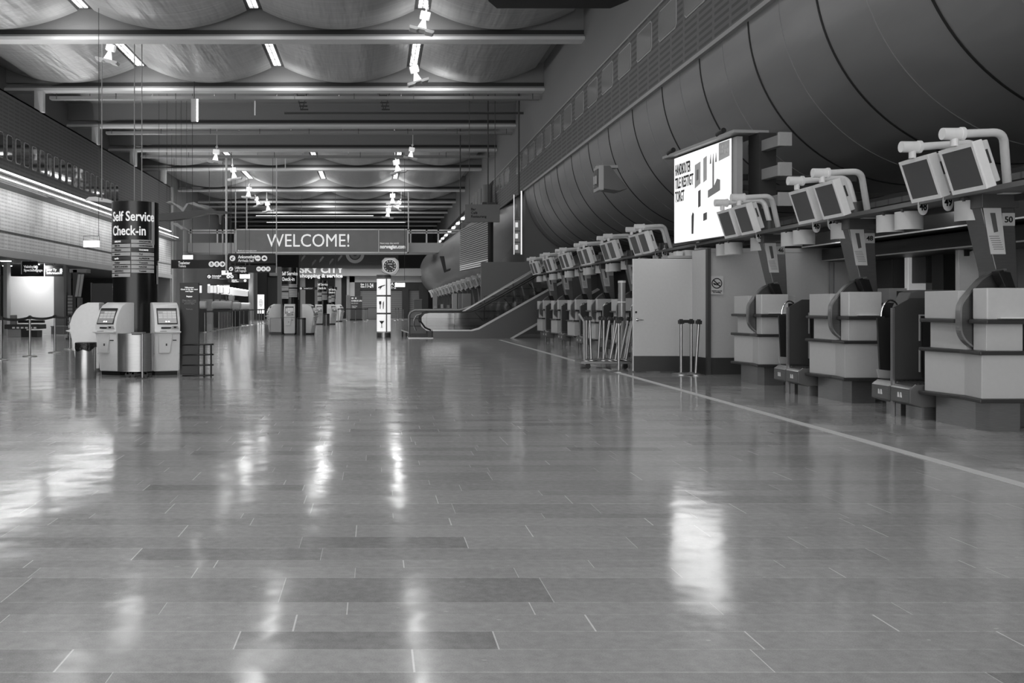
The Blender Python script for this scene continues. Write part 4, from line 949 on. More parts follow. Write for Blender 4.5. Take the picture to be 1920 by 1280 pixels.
for px, y0_, lb in ((424.5, 292, 'left thick pale suspension pole of the arrivals signs'), (518.5, 232, 'right thin pale suspension pole of the arrivals signs')):
    o = MB().cyl((X(px, dS-.1), dS-.1, Z(512, dS)), (X(px, dS-.1), dS-.1, 9.95), .06 if px < 500 else .03).build('suspension_pole', mat(240, .4), smooth=True); tag(o, lb, 'pole')
sign(388, 445, 514, 523, 62, 'smaller far sign reading Ankomsthall above the left desks', [('Ankomsthall', .45, .16, .5, .01), ('Arrivals hall', .38, .16, .12, .003)], [(.07, .5, .35, 'darrow'), (.70, .5, .36, 'man'), (.82, .5, .36, 'man')])
sign(427, 464, 523, 529, 70, 'smallest far black sign reading Luggage service at the left', [('Inlämning', .5, .2, .5, .01), ('Baggage service', .4, .2, .08, .003)], [(.88, .5, .4, 'man')])
sign(562, 632, 538, 543, 78, 'far thin black sign between the check-in pillars', [('Terminal 2, 3, 4', .6, .1, .3, .01)], [(.03, .5, .4, 'darrow'), (.76, .5, .4, 'arrow')])
for px, py, d, lb in ((171, 457, 30, 'lit exit sign hanging before the left punched wall'), (352, 482, 44, 'lit exit sign above the Toaletter sign'), (425, 511, 60, 'lit exit sign above the smaller far sign'), (459, 518, 68, 'lit exit sign at the far left row'), (820, 484+51, 60, 'lit exit sign behind the clock column')):
    if px == 820: px, py, d = 750, 534, 55
    t = thing('exit_sign', lb, 'exit sign', (X(px, d), d, Z(py, d)), 0, 'lit exit signs'); w = 15*d/F if d < 35 else 9.5*d/F
    MB().box(-w, w, 0, .06, -w*.42, w*.42).build('lit_panel', mat(225, .5, emit=.7), t, .005)
    MB().prism([(-.25*w, 0), (.05*w, .15*w), (.05*w, .05*w), (.3*w, .05*w), (.3*w, -.05*w), (.05*w, -.05*w), (.05*w, -.15*w)], 'y', -.006, -.002).build('arrow', mat(250, .5, emit=3), t)
    MB().prism([(-.9*w, -.3*w), (-.55*w, -.3*w), (-.55*w, .3*w), (-.9*w, .3*w)], 'y', -.006, -.002).build('pictogram', mat(250, .5, emit=3), t); MB().prism([(.6*w, -.3*w), (.9*w, -.3*w), (.9*w, .3*w), (.6*w, .3*w)], 'y', -.006, -.002).build('pictogram', mat(250, .5, emit=3), t)
    MB().tube([(-w, .03, w*.42), (-w, .03, w*.42+.15), (w, .03, w*.42+.15), (w, .03, w*.42)], .008, 6).build('hanger', VDARK, t); MB().cyl((w*.9, .03, w*.42+.15), (w*.9, .03, ZC-Z(py, d)), .01, n=6).build('cable', VDARK, t)
# vertical suspension wires at the left
for i, (px, y0_, y1_, d) in enumerate(((191, 75, 375, 33), (252, 120, 380, 33), (266, 128, 380, 33), (392, 306, 430, 55), (340, 250, 380, 45), (322, 270, 370, 48), (298, 180, 380, 42), (313, 180, 380, 42), (350, 240, 390, 46), (330, 175, 400, 42))):
    thin = i < 3
    o = MB().cyl((X(px, d), d, Z(y1_, d)), (X(px, d), d, ZC if thin else ZC), .02 if thin else .009, n=6).build('suspension_wire', mat(150, .5) if thin else mat(55, .5)); tag(o, 'thin vertical hanging wire, %s of the wires above the left pillar' % ordinal(i), 'wire', 'hanging wires')
# wing sculptures
def wing(px, py, d, P, s_, label, m, dep=1.2):
    o = MB().prism(P, 'y', -dep/2, dep/2).build('wing_sculpture', m, bevel=.01); o.location = (X(px, d), d, Z(py, d)); o.scale = (s_, 1, s_); tag(o, label, 'sculpture', 'hanging wing sculptures'); MB().cyl((0, 0, 0), (0, 0, (ZC-.03-Z(py, d))/s_), .008/s_*.02+.008, n=6).build('wire', VDARK, o); return o
dw = 42
wing(360, 400, dw, [(-62, -14), (-62, -2), (20, 6), (66, 3), (66, 0), (30, -1), (10, -6), (-10, -10), (-40, -14)], dw/F, 'long dark propeller shaped wing hanging right of the near pillar', mat(78, .4), .5)
wing(350, 388, dw+3, [(-34, 6), (-26, 9), (-8, 0), (-3, -6), (4, 4), (18, 7), (36, -2), (44, -6), (20, 0), (8, 4), (-2, -12), (-10, -4), (-24, 6)], (dw+3)/F, 'pale bird shaped wing hanging above the long dark wing', mat(170, .4))
wing(338, 426, dw, [(-14, 6), (0, 6), (12, -4), (6, -6), (2, -2)], dw/F, 'small pale hanging wing under the long dark wing', mat(165, .4))
wing(392, 389, dw+5, [(-14, 4), (0, 2), (6, -2), (2, -5), (-4, -3), (-12, 2)], (dw+5)/F, 'small pale wing tip right of the bird shaped wing', mat(150, .4))
wing(413, 402, dw+8, [(-10, 2), (8, 2), (2, -2), (1, -18), (-1, -18), (-2, -2)], (dw+8)/F, 'faint T shaped hanging wing left of the tall pole', mat(110, .4), .3)
# ------------------------------------------------------------------ bridges, banner, far structures
dB = 76.0
z0, z1 = Z(473, dB), Z(455, dB); bx0, bx1 = XLF+.05, 6.9
struct(MB().box(bx0, bx1, dB, dB+3.5, z0, z1).build('wall_bridge', mat(190, .5)))
t = thing('bridge_railing', 'white tubular railing along the footbridge beside the banner', 'railing', ((bx0+bx1)/2, dB+.1, z1)); w = (bx1-bx0)/2; hr = Z(430, dB)-z1
MB().box(-w, w, 0, .12, hr-.14, hr).box(-w, w, 0, .08, hr-.32, hr-.22).build('handrail', OFFW, t)
for px in (357, 407, 417, 440, 770, 800, 822): x = X(px, dB)-(bx0+bx1)/2; MB().box(x-.06, x+.06, 0, .12, 0, hr).build('post', OFFW, t)
dBn = 74.5
t = thing('welcome_banner', 'wide grey banner reading WELCOME! framed in white', 'banner', (X(441, dBn), dBn, Z(474.5, dBn))); w, h = X(766, dBn)-X(441, dBn), Z(429, dBn)-Z(474.5, dBn)
MB().box(0, w, 0, .1, 0, h).build('cloth', mat(128, .5, var=.12, scale=1.5), t)
MB().box(0, w, -.05, .0, 0, .1).box(0, w, -.05, 0, h-.1, h).box(0, .1, -.05, 0, 0, h).box(w-.1, w, -.05, 0, 0, h).box(w*.826, w*.826+.05, -.05, 0, 0, h).build('frame', OFFW, t)
tx = text('lettering', 'WELCOME!', .95*h*.79, LETTER, t, (.183*w, -.02, .27*h), bold=.0); tx.scale = (.475*w/tx.dimensions.x, 1, 1)
nt_ = text('lettering', 'norwegian.com', .21*h, LETTER, t, (.835*w, -.02, .20*h), bold=.015); nt_.scale = (.145*w/nt_.dimensions.x, 1, 1); text('lettering', 'Next stop: the world', .09*h, LETTER, t, (.835*w, -.02, .38*h)); text('lettering', 'Book at norwegian.com', .08*h, LETTER, t, (.015*w, -.02, .08*h))
[MB().cyl((q_, .15, h-.2), (q_, .15, ZC-Z(474.5, dBn)), .05, n=6).build('suspension_pole', OFFW, t) for q_ in (.0, .9, w)]
dS2 = 86.5
struct(MB().box(X(505, dS2), X(800, dS2), dS2, dS2+3, Z(517, dS2), Z(503, dS2)).build('wall_bridge_far', mat(165, .5)))
t = thing('watch_billboard', 'dark wide billboard showing watch parts above the far footbridge', 'billboard', (X(560, dS2-.5), dS2-.5, Z(503, dS2))); w, h = X(746, dS2)-X(560, dS2), 1.3
MB().box(0, w, 0, .2, 0, h).build('panel', mat(34, .4), t); MB().box(0, .1, .2, 1.0, -.05, h).build('bracket', VDARK, t); MB().box(w-.1, w, .2, 1.0, -.05, h).build('bracket', VDARK, t)
def ring(cx_, cz_, r0, r1, m, name, a0=180, a1=360):
    n = 28; P = arc(cx_, cz_, r1, a0, a1, n)+arc(cx_, cz_, r0, a1, a0, n); MB().prism(P, 'y', -.03, 0).build(name, m, t)
cx_ = X(665, dS2)-X(560, dS2); ring(cx_, h, .55, .85, mat(140, .4), 'watch_ring'); ring(cx_, h, .2, .45, mat(90, .4), 'watch_ring')
for a, b, c_ in ((.2, .9, 110), (1.2, .5, 90), (1.9, .8, 120), (2.8, .6, 100), (3.6, .9, 110)): MB().prism([(a, b-.3), (a+.2, b-.1), (a+.45, b+.25), (a+.3, b+.3), (a+.05, b)], 'y', -.03, 0).build('watch_picture', mat(c_, .4), t)
t = thing('shopping_sign', 'large white letters SKY CITY shopping and service hung on the far footbridge', 'sign', (X(562, dS2-.2), dS2-.2, Z(518, dS2)))
a_ = text('lettering', 'SKY CITY', .80, LETTER, t, (0, -.02, .34), bold=.03); a_.scale = (4.1/a_.dimensions.x, 1, 1); b_ = text('lettering', 'shopping & service', .46, LETTER, t, (.02, -.02, -.10), bold=.02); b_.scale = (3.95/b_.dimensions.x, 1, 1)
# far lower wall with gates
dE = 88.0
struct(MB().box(XL, -2.2, dE+6, dE+6.3, 0, 3.9).build('wall_far_left', mat(60, .5)))
struct(MB().box(X(655, dE), X(665, dE), dE, dE+.3, 0, Z(517, dE)).box(X(655, dE), 6.9, dE, dE+.3, Z(529, dE), Z(517, dE)).build('trim_93', mat(185, .5)))
struct(MB().box(X(665, dE), 6.9, dE+.1, dE+.3, Z(543, dE), Z(529, dE)).build('wall_gate_band', mat(42, .4)))
shut = striped('roller_shutter', 130, 105, 2, .18, .5)
for i, (a, b) in enumerate(((675, 707), (733, 754), (766, 786))):
    o = MB().box(X(a, dE), X(b, dE), dE+.4, dE+.45, 0, Z(543, dE)).build('roller_shutter', shut); tag(o, '%s closed roller shutter under the gate sign' % ['left', 'middle', 'right'][i], 'shutter', 'closed roller shutters')
struct(MB().box(X(754, dE), X(766, dE), dE, dE+.4, 0, 2.8).box(X(786, dE), X(803, dE), dE, dE+.4, 0, Z(529, dE)).box(X(665, dE), X(675, dE), dE, dE+.4, 0, 2.8).build('wall_gate_piers', mat(48, .4)))
t = thing('gate_sign', 'white lettering Gate 11-24 on the dark far wall', 'sign', (X(676, dE), dE+.05, Z(540, dE))); text('lettering', 'Gate\nGates', .24, LETTER, t, (0, -.02, .28), ls=.9, bold=.006, wx=.7); text('lettering', '11-24', .55, LETTER, t, (.42, -.02, .06), bold=.012, wx=.62)
t = thing('gate_sign', 'partly hidden white gate lettering right of the lit column', 'sign', (X(733, dE), dE+.05, Z(540, dE))); text('lettering', 'A O\n1-2', .36, LETTER, t, (0, -.02, .28), ls=.9, bold=.01)
t = thing('check_in_totem', 'grey totem panel reading CHECK-IN before the far shutters', 'totem', (X(668, 77), 77, 0)); MB().box(-.48, .48, 0, .12, .1, Z(555, 77)).build('panel', mat(105, .5), t, .01); MB().box(-.52, .52, -.02, .14, 0, .12).build('foot', VDARK, t); MB().box(-.85, -.5, .3, .4, 0, Z(553, 77)).build('side_panel', LGREY, t)
text('lettering', 'CHECK-IN', .19, LETTER, t, (-.42, -.01, 1.55), bold=.006); text('lettering', 'here & now\n\n- bag drop\n- tickets', .12, LETTER, t, (-.42, -.01, 1.38))
MB().box(-.40, -.22, -.02, 0, 1.78, 1.88).box(-.1, .02, -.02, 0, 1.78, 1.88).build('icon', LETTER, t)
# far columns and shop fronts seen between the signs (left centre)
for i, (a, b, y0_, v, d) in enumerate(((466, 474, 500, 175, 80), (481, 500, 512, 48, 86), (500, 520, 520, 62, 87), (520, 527, 500, 120, 84), (563, 572, 517, 150, 87), (572, 590, 517, 55, 89), (590, 600, 517, 130, 88), (628, 640, 517, 140, 87), (640, 650, 517, 70, 89), (650, 655, 517, 165, 87.5), (474, 481, 500, 110, 82))):
    o = MB().box(X(a, d), X(b, d), d, d+.6, 0, Z(y0_, d)).build('wall_shop_pier.%d' % i if i else 'wall_shop_pier', mat(v, .5)); struct(o)
t = thing('portrait_poster', 'lit white poster with a face at the far shops', 'poster', (X(489, 79), 79, 0)); MB().box(-.28, .28, 0, .1, 1.0-.45, Z(552, 79)).build('face_panel', mat(225, .5, emit=.7), t); MB().box(-.3, .3, .02, .12, 0, .6).build('stand', VDARK, t)
P = [(.17*math.cos(2*math.pi*i/20), 1.45+.32*math.sin(2*math.pi*i/20)) for i in range(20)]; MB().prism(P, 'y', -.02, 0).build('picture', mat(160, .5, emit=.2), t); MB().prism([(x*.85, 1.45+(z-1.45)*.85) for x, z in P], 'y', -.03, -.01).build('picture', mat(220, .5, emit=.5), t); MB().box(-.1, -.03, -.04, -.02, 1.5, 1.54).box(.03, .1, -.04, -.02, 1.5, 1.54).box(-.06, .06, -.04, -.02, 1.3, 1.33).build('picture', VDARK, t)
# fence of posts on the left centre
fl = [(384, 623, 1), (399, 620.5, 1), (410, 618.5, 1)]+[(412+2.9*i, 618-.55*i, 0) for i in range(9)]+[(441, 613.5, 1), (449, 612.5, 1), (457, 611, 1), (466, 610, 1), (474, 609, 1), (486, 607.5, 1), (490, 607, 1), (496, 606, 1), (503, 605, 1)]
for i, (px, yb, w_) in enumerate(fl):
    lb = 'slim barrier post in the far left queue fence, %s counted from the black stele' % (ordinal(i) if i < 20 else 'twenty-first')
    o = stanchion(px, yb, lb, group='posts of the far left queue fence')
for i, (px, yb) in enumerate(((634, 604), (651, 601), (667, 604), (678, 600), (685, 603), (689, 600), (742, 601), (747, 600), (756, 600), (633+7, 600))):
    stanchion(px, yb, 'small dark barrier post before the far gates, %s of them' % ordinal(i), group='posts before the far gates')
o = MB().box(X(634, 70), X(690, 70), 70, 70.02, .93, 1.0).build('barrier_belt', VDARK); tag(o, 'far black barrier belt before the check-in totem', 'belt')
o = MB().add([(X(384, D(623)), D(623), .92), (X(503, D(605)), D(605), .92), (X(503, D(605)), D(605), .99), (X(384, D(623)), D(623), .99)], [(0, 1, 2, 3)]).build('barrier_belt', VDARK); tag(o, 'long black belt along the far left queue fence', 'belt')
sd = o.modifiers.new('thickness', 'SOLIDIFY'); sd.thickness = .005
struct(MB().box(X(383, D(623))-.05, X(383, D(623))+.0, D(623), D(623.), 0, .001).build('trim_94', LGREY)) if False else None
# left far check-in row: canopy lights, rolls, counters
t = thing('lit_canopy', 'bright canopy band over the far left service counters', 'canopy', (0, 0, 0))
P = [(X(398, 58), 58), (X(465, 80), 80), (X(465, 80)-.3, 80), (X(398, 58)-.3, 58)]
MB().prism(P, 'z', Z(549, 58), Z(535, 58)).build('fascia', mat(215, .5, emit=.35), t); MB().prism([(x+.02, y) for x, y in P], 'z', Z(535, 58), Z(534, 58)+.03).build('light_edge', GLOW, t)
MB().prism([(x-.8, y+.2) for x, y in P], 'z', 0, Z(560, 58)).build('back_board', mat(120, .5), t)
for i, (a, b, y_, d, r_) in enumerate(((373, 388, 572, 44, .20), (398, 436, 572, 52, .23), (436, 452, 574, 55, .25), (444, 470, 574, 62, .24))):
    x0_, x1_ = X(a, d), X(b, d); zc = Z(y_, d)
    t = thing('wrapped_roll', 'white plastic wrapped baggage belt cover, %s from the black stele' % ordinal(i), 'wrapped roll', ((x0_+x1_)/2, d, 0), 0, 'white wrapped rolls in the far left row'); hw = (x1_-x0_)/2
    MB().lathe([(r_*.8, -hw), (r_, -hw+.06), (r_*1.02, 0), (r_*.97, hw*.5), (r_, hw-.06), (r_*.8, hw)], n=18)
    s = MB().lathe([(r_*.8, -hw), (r_, -hw+.06), (r_*1.03, 0), (r_*.97, hw*.5), (r_, hw-.06), (r_*.8, hw)], n=18); s.v = [(z, x, y+zc) for x, y, z in s.v]; s.build('roll', mat(215, .35, bump=.5, scale=6), t, smooth=True)
    MB().box(-hw*.8, hw*.8, -.15, .15, 0, zc-r_*.9).build('stand', mat(50, .5), t)
t = thing('wrapped_roll', 'round white wrapped bundle standing on the far left rolls', 'wrapped roll', (X(434, 56), 56, 0)); s = MB().lathe([(.02, Z(565, 56)), (.16, Z(563, 56)), (.2, Z(558, 56)), (.17, Z(554, 56)), (.02, Z(552, 56))], n=16); s.build('bundle', mat(215, .4), t, smooth=True); MB().cyl((0, 0, 0), (0, 0, Z(565, 56)), .08).build('stand', VDARK, t)
for i, (px, d) in enumerate(((372, 47), (400, 57), (412, 61), (424, 66))):
    t = thing('lit_screen', 'bright twin screen over the far left counters, %s from the black stele' % ordinal(i), 'screen', (X(px, d), d, 0), 0, 'bright screens of the far left row'); k_ = d/F
    MB().box(-6*k_, -.5*k_, 0, .05, Z(549, d), Z(535, d)).box(.5*k_, 6*k_, 0, .05, Z(549, d), Z(535, d)).build('display', mat(200, .4, emit=.6), t); MB().box(-6.5*k_, 6.5*k_, .05, .12, Z(550, d), Z(533, d)).build('casing', VDARK, t); MB().box(-.05, .05, .05, .12, 0, Z(550, d)).build('post', DGREY, t)
# concrete wing wall and corner piers between 318 and 430
struct(MB().box(XL-.3, XL+.1, 63.1, 63.4, 0, ZWT).build('wall_left_pier', mat(170, .6)))
struct(MB().box(XLF, X(343, 72), 72, 72.4, 0, 8.4).build('wall_concrete', mat(150, .7)))
# ------------------------------------------------------------------ left niche with bench
dn = 41.0
struct(MB().box(X(13, dn), X(101, dn), dn, dn+.3, 0, Z(518, dn)).build('wall_niche', mat(205, .6)))
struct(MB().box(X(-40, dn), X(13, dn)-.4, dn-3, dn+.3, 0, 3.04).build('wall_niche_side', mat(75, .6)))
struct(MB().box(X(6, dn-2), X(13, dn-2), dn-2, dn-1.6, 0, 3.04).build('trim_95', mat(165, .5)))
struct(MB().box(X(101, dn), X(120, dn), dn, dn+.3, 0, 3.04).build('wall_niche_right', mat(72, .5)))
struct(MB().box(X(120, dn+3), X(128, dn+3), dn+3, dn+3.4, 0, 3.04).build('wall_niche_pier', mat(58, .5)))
lamp('niche_lamp', (X(57, dn-1.2), dn-1.2, 2.9), (R(28), 0, 0), 1.2, .2, 45)
for i, (px, py) in enumerate(((25, 490), (26, 499), (78, 496))):
    o = MB().box(-.18, .18, -.1, .1, 0, .03).build('downlight', GLOW); dd_ = (3.02-H)*F/(VY-py); o.location = (X(px, dd_)-.3, dd_, 3.02); tag(o, 'small lit ceiling lamp in the niche, %s from the left' % ordinal(i), 'ceiling light', 'niche downlights')
for i, (a, b, y0_, y1_, l1, l2) in enumerate(((41, 71, 490, 514, 'Vakthylla\nSpecialbagage', '9'), (84, 118, 497, 518, 'Jour Ty\nInformation', '8'))):
    d = (37.8, 40.2)[i]; t = thing('niche_sign', '%s black sign with white writing over the seating niche' % ['left', 'right'][i], 'sign', (X(a, d), d, Z(y1_, d))); w, h = X(b, d)-X(a, d), Z(y0_, d)-Z(y1_, d)
    MB().box(0, w, 0, .06, 0, h).build('panel', SIGNBLK, t, .005); MB().box(-.03, 0, -.01, .07, 0, h*1.15).build('edge', OFFW, t); text('lettering', l1, .14, LETTER, t, (.08, -.004, h*.5), bold=.004); text('lettering', l2, .24, LETTER, t, (w*.82, -.004, h*.35), bold=.01)
    MB().cyl((w/2, .03, h), (w/2, .03, 3.06-Z(y1_, d)), .02).build('hanger', DGREY, t)
db = 36.5
t = thing('seating_block', 'low dark bench block with pale front in the niche', 'bench', (X(44, db), db, 0)); k_ = db/F
MB().box(-30*k_, -5*k_, 0, .6, 0, .32).build('pale_box', mat(140, .5), t, .01); MB().box(-5*k_, 25*k_, .05, .6, 0, .26).build('base', VDARK, t, .01); MB().box(-35*k_, 32*k_, -.05, .65, .32, .50).build('seat', mat(50, .5), t, .02)
MB().box(-20*k_, 30*k_, .5, .62, .55, .66).build('backrest', BLACK, t, .02); MB().box(-31*k_, -21*k_, .3, .5, .5, .86).build('side_box', mat(120, .5), t, .01)
s = MB()
for q in range(6): s.box((-20+8*q)*k_, (-15+8*q)*k_, -.06, -.05, .34, .40)
s.build('label_strip', OFFW, t)
t = thing('low_box', 'small grey low box right of the bench', 'box', (X(108, 40), 40, 0)); MB().box(-.28, .28, 0, .4, 0, .32).build('body', mat(95, .5), t, .01); MB().box(-.3, .3, -.02, .42, .32, .36).build('lid', mat(110, .5), t)
t = thing('baggage_wrap_pole', 'striped pole with coiled cable beside the dark frame', 'pole', (X(131, 34), 34, 0)); MB().box(-.08, .08, 0, .1, 0, Z(554, 34)).build('pole', striped('striped_pole', 130, 85, 2, .12), t); MB().cyl((0, .05, 0), (0, .05, .06), .16).build('foot', DGREY, t)
t = thing('dark_portal', 'dark machine portal with slanted steel panels left of the kiosks', 'machine', (X(140, 33), 33, 0)); k_ = 33/F
MB().box(-4*k_, 5*k_, 0, .4, 0, Z(505, 33)).build('post', BLACK, t, .01); MB().box(-10*k_, 22*k_, 0, .5, Z(511, 33), Z(504, 33)).build('head', mat(110, .4), t, .01)
for q in (0, 6): MB().prism([((8+q)*k_, Z(514, 33)), ((13+q)*k_, Z(514, 33)), ((7+q)*k_, Z(556, 33)), ((2+q)*k_, Z(556, 33))], 'y', -.1, -.05).build('slanted_panel', mat(135, .35, .5), t, .004)
MB().box(2*k_, 10*k_, 0, .3, 0, Z(558, 33)).build('pedestal', mat(85, .5), t, .01)
t = thing('black_screen_wall', 'large black screen panel behind the left kiosks', 'screen', (X(191, 24), 24, 0)); k_ = 24/F
MB().box(-20*k_, 40*k_, 0, .08, Z(572, 24), Z(531, 24)).build('screen', mat(14, .5), t, .005); MB().box(-21*k_, -19*k_, .0, .08, 0, Z(530, 24)).box(39*k_, 41*k_, 0, .08, 0, Z(530, 24)).build('post', DGREY, t)
# ------------------------------------------------------------------ right far: escalator
de = 35.3
def PZ(L, d): return [(X(a, d), Z(b, d)) for a, b in L]
t = thing('escalator', 'escalator rising to the right with black handrail and steel side', 'escalator', (X(800, de), de, 0))
ox = X(800, de)
def ep(name, L, y0_, y1_, m, bev=0):
    return MB().prism([(x-ox, z) for x, z in PZ(L, de)], 'y', y0_, y1_).build(name, m, t, bev)
ep('side_panel', [(812, 634.5), (812, 620), (885, 620), (897, 617), (1060, 525), (1120, 490), (1120, 543), (958, 634.5)], 0, .06, mat(100, .35, .3))
ep('skirt_edge', [(811, 618), (811, 620.5), (885, 620.5), (898, 617.5), (1060, 527.5), (1120, 493), (1120, 489), (1060, 523), (897, 614), (883, 618)], -.03, .02, mat(215, .3, .3))
ep('lower_edge', [(955, 634.5), (962, 634.5), (1125, 543), (1120, 540)], -.03, .02, mat(215, .3, .3))
ep('glass_balustrade', [(800, 620), (790, 612), (787, 600), (792, 589), (803, 585), (868, 585), (900, 578), (1060, 488), (1060, 524), (897, 615), (883, 619)], .0, .015, CLEAR)
hr_ = [(808, 619), (797, 614), (789, 603), (789, 594), (795, 587), (806, 585), (868, 585), (885, 583), (900, 577), (940, 555), (1000, 521), (1060, 487), (1120, 453)]
for q, yy in enumerate((0.01, 1.1)):
    MB().tube([(x-ox, yy, z) for x, z in PZ(hr_, de)], .035, 8).build('handrail', BLACK, t, smooth=True)
ep('rail_strip', [(803, 588), (803, 586.5), (862, 586.5), (868, 585), (1060, 476), (1060, 478), (870, 587)], .9, .93, mat(225, .25, .4))
ep('far_side', [(812, 634.5), (812, 620), (885, 620), (897, 617), (1120, 490), (1120, 543), (958, 634.5)], 1.1, 1.15, mat(84, .35, .3))
s = MB()
for q in range(22):
    x_ = X(885, de)-ox+.24*q; z_ = .36+.14*q
    s.box(x_, x_+.26, .08, 1.08, z_-.18, z_)
s.build('step', mat(110, .4, .5), t); ep('landing_plate', [(765, 634.5), (765, 632.5), (812, 632.5), (812, 634.5)], -.1, 1.3, mat(170, .3, .7))
t = thing('stair_enclosure', 'grey panelled glass side wall behind the escalator', 'side wall', (X(800, 37.6), 37.6, 0)); ox = X(800, 37.6)
s = MB().prism([(x-ox, z) for x, z in PZ([(767, 631), (767, 592), (770, 585), (778, 581), (862, 581), (885, 574), (990, 512), (1060, 472), (1060, 560), (940, 631)], 37.6)], 'y', 0, .05); s.build('panel', mat(128, .4), t)
MB().tube([(x-ox, -.02, z) for x, z in PZ([(767, 631), (767, 592), (770, 585), (778, 581), (862, 581), (885, 574), (990, 512), (1060, 472)], 37.6)], .045, 8).build('rail', mat(150, .3, .5), t, smooth=True)
s = MB()
for px in (800, 852, 908, 962): s.cyl((X(px, 37.6)-ox, -.02, 0), (X(px, 37.6)-ox, -.02, max(Z(581, 37.6), Z(581-.57*(px-862), 37.6))), .015, n=6)
for y_, a, b in ((597, 768, 925), (611, 768, 905), (583, 860, 1000), (569, 895, 1005), (555, 910, 1005), (541, 935, 1005)): s.box(X(a, 37.6)-ox, X(b, 37.6)-ox, -.03, -.01, Z(y_, 37.6)-.012, Z(y_, 37.6)+.012)
for a, b, c_, e in ((890, 585, 910, 606), (945, 560, 967, 584), (990, 530, 1012, 556)): s.cyl((X(a, 37.6)-ox, -.03, Z(b, 37.6)), (X(c_, 37.6)-ox, -.03, Z(e, 37.6)), .015, n=6)
s.build('frame_lines', VDARK, t)
t = thing('handrail_loop', 'polished curved end rail left of the escalator', 'rail', (X(778, 36.4), 36.4, 0)); ox = X(778, 36.4)
MB().tube([(x-ox, 0, z) for x, z in PZ([(780, 620), (776, 610), (776, 600), (781, 591), (790, 588), (800, 587)], 36.4)], .03, 8).build('rail', mat(190, .2, .9), t, smooth=True); MB().box(-.15, .5, -.02, .3, 0, .14).build('plinth', BLACK, t)
t = thing('luggage_cart', 'small dark folding cart at the left end of the escalator', 'cart', (X(757, 37), 37, 0)); MB().prism([(-.1, .28), (-.1, .24), (.2, .14), (.2, .18)], 'y', -.2, .2).build('tray', OFFW, t); MB().cyl((-.05, 0, 0), (-.05, 0, .26), .03).cyl((.1, 0, 0), (.1, 0, .18), .03).build('leg', VDARK, t)
# blank grey wall panel behind the escalator
dp = 40.5
struct(MB().box(X(902, dp), X(1100, dp), dp, dp+.2, 0, Z(491, dp)).build('wall_stair_panel', mat(118, .45)))
# departures board
df = 47.0
t = thing('departure_board', 'large slatted departure board hanging before the far tube', 'departure board', (0, 0, 0))
a, b = Vector((X(863, 52), 52)), Vector((X(915, 44.5), 44.5))
def quadslab(p, q, z0_, z1_, z2_, z3_, th): return None
vv = [(a.x, a.y, Z(508, 52)), (b.x, b.y, Z(490, 44.5)), (b.x, b.y, Z(410, 44.5)), (a.x, a.y, Z(430, 52))]
vv[2] = (b.x, b.y, vv[3][2]); vv[1] = (b.x, b.y, vv[0][2])
nb = Vector(((b-a).y, -(b-a).x)).normalized(); 
MB().add(vv+[(x-nb.x*.12, y-nb.y*.12, z) for x, y, z in vv], [(0,1,2,3),(4,5,6,7),(0,1,5,4),(1,2,6,5),(2,3,7,6),(3,0,4,7)]).build('panel', mat(58, .35), t)
zb_, zt_ = vv[0][2], vv[3][2]; N = 22
for q in range(N):
    z = zb_+(zt_-zb_)*(q+.3)/N; s = MB(); dz = (zt_-zb_)/N*.42
    P = [(a.x, a.y, z), (b.x, b.y, z), (b.x, b.y, z+dz), (a.x, a.y, z+dz)]
    s.add([(x+nb.x*.03, y+nb.y*.03, z_) for x, y, z_ in P]+P, [(0,1,2,3),(4,5,6,7),(0,1,5,4),(1,2,6,5),(2,3,7,6),(3,0,4,7)]); s.build('text_row', mat(150, .3, emit=.05 if q > 2 else .25), t)
[MB().cyl((q_.x, q_.y, zt_), (q_.x, q_.y, ZC-.02), .03).build('cable', DGREY, t) for q_ in (a, b)]
# black shaft + restaurant sign + upper gallery clutter
struct(MB().box(X(917, 45), X(925, 45), 45, 48, 3.0, Z(390, 45)).build('wall_dark_shaft', mat(20, .5)))
dr_ = 42.0
t = thing('restaurant_sign', 'grey hanging sign reading Bar Café Restaurang', 'sign', (X(872, dr_), dr_, Z(416, dr_))); w, h = X(937, dr_)-X(872, dr_), Z(383, dr_)-Z(416, dr_)
MB().box(0, w, 0, .2, 0, h).build('panel', mat(125, .5), t, .01); text('lettering', 'Bar\nCafé\nRestaurang', .155, INK, t, (.17*w, -.005, .66*h), ls=1.05, bold=.004)
[MB().cyl((q_, .1, h), (q_, .1, ZC-Z(416, dr_)), .015, n=6).build('cable', DGREY, t) for q_ in (.2, w-.2)]
# glass end box with gate screens beside the tube end
t = thing('glass_screen_tower', 'narrow glazed tower with bright edge and three lit screens at the tube end', 'display tower', (X(970, 42.6), 42.6, 0)); ox = X(970, 42.6)
MB().box(X(976.5, 42.6)-ox, X(978.5, 42.6)-ox, -.05, 0, Z(477, 42.6), Z(358, 42.6)).box(X(963, 42.6)-ox, X(964, 42.6)-ox, -.05, 0, Z(477, 42.6), Z(365, 42.6)).build('edge_light', mat(230, .4, emit=.7), t)
MB().box(X(964, 42.6)-ox, X(976.5, 42.6)-ox, 0, .3, Z(477, 42.6), Z(411, 42.6)).build('backing', mat(95, .4), t)
for q in range(3):
    y_ = 413+21*q; MB().box(X(965, 42.6)-ox, X(975, 42.6)-ox, -.03, 0, Z(y_+19, 42.6), Z(y_, 42.6)).build('display', mat(110, .3, emit=.06), t); MB().box(X(966, 42.6)-ox, X(971, 42.6)-ox, -.04, -.03, Z(y_+13, 42.6), Z(y_+4, 42.6)).build('display_text', mat(210, .3, emit=.5), t)
MB().box(X(964, 42.6)-ox, X(976, 42.6)-ox, 0, .05, Z(411, 42.6), Z(365, 42.6)).build('glass', CLEAR, t)
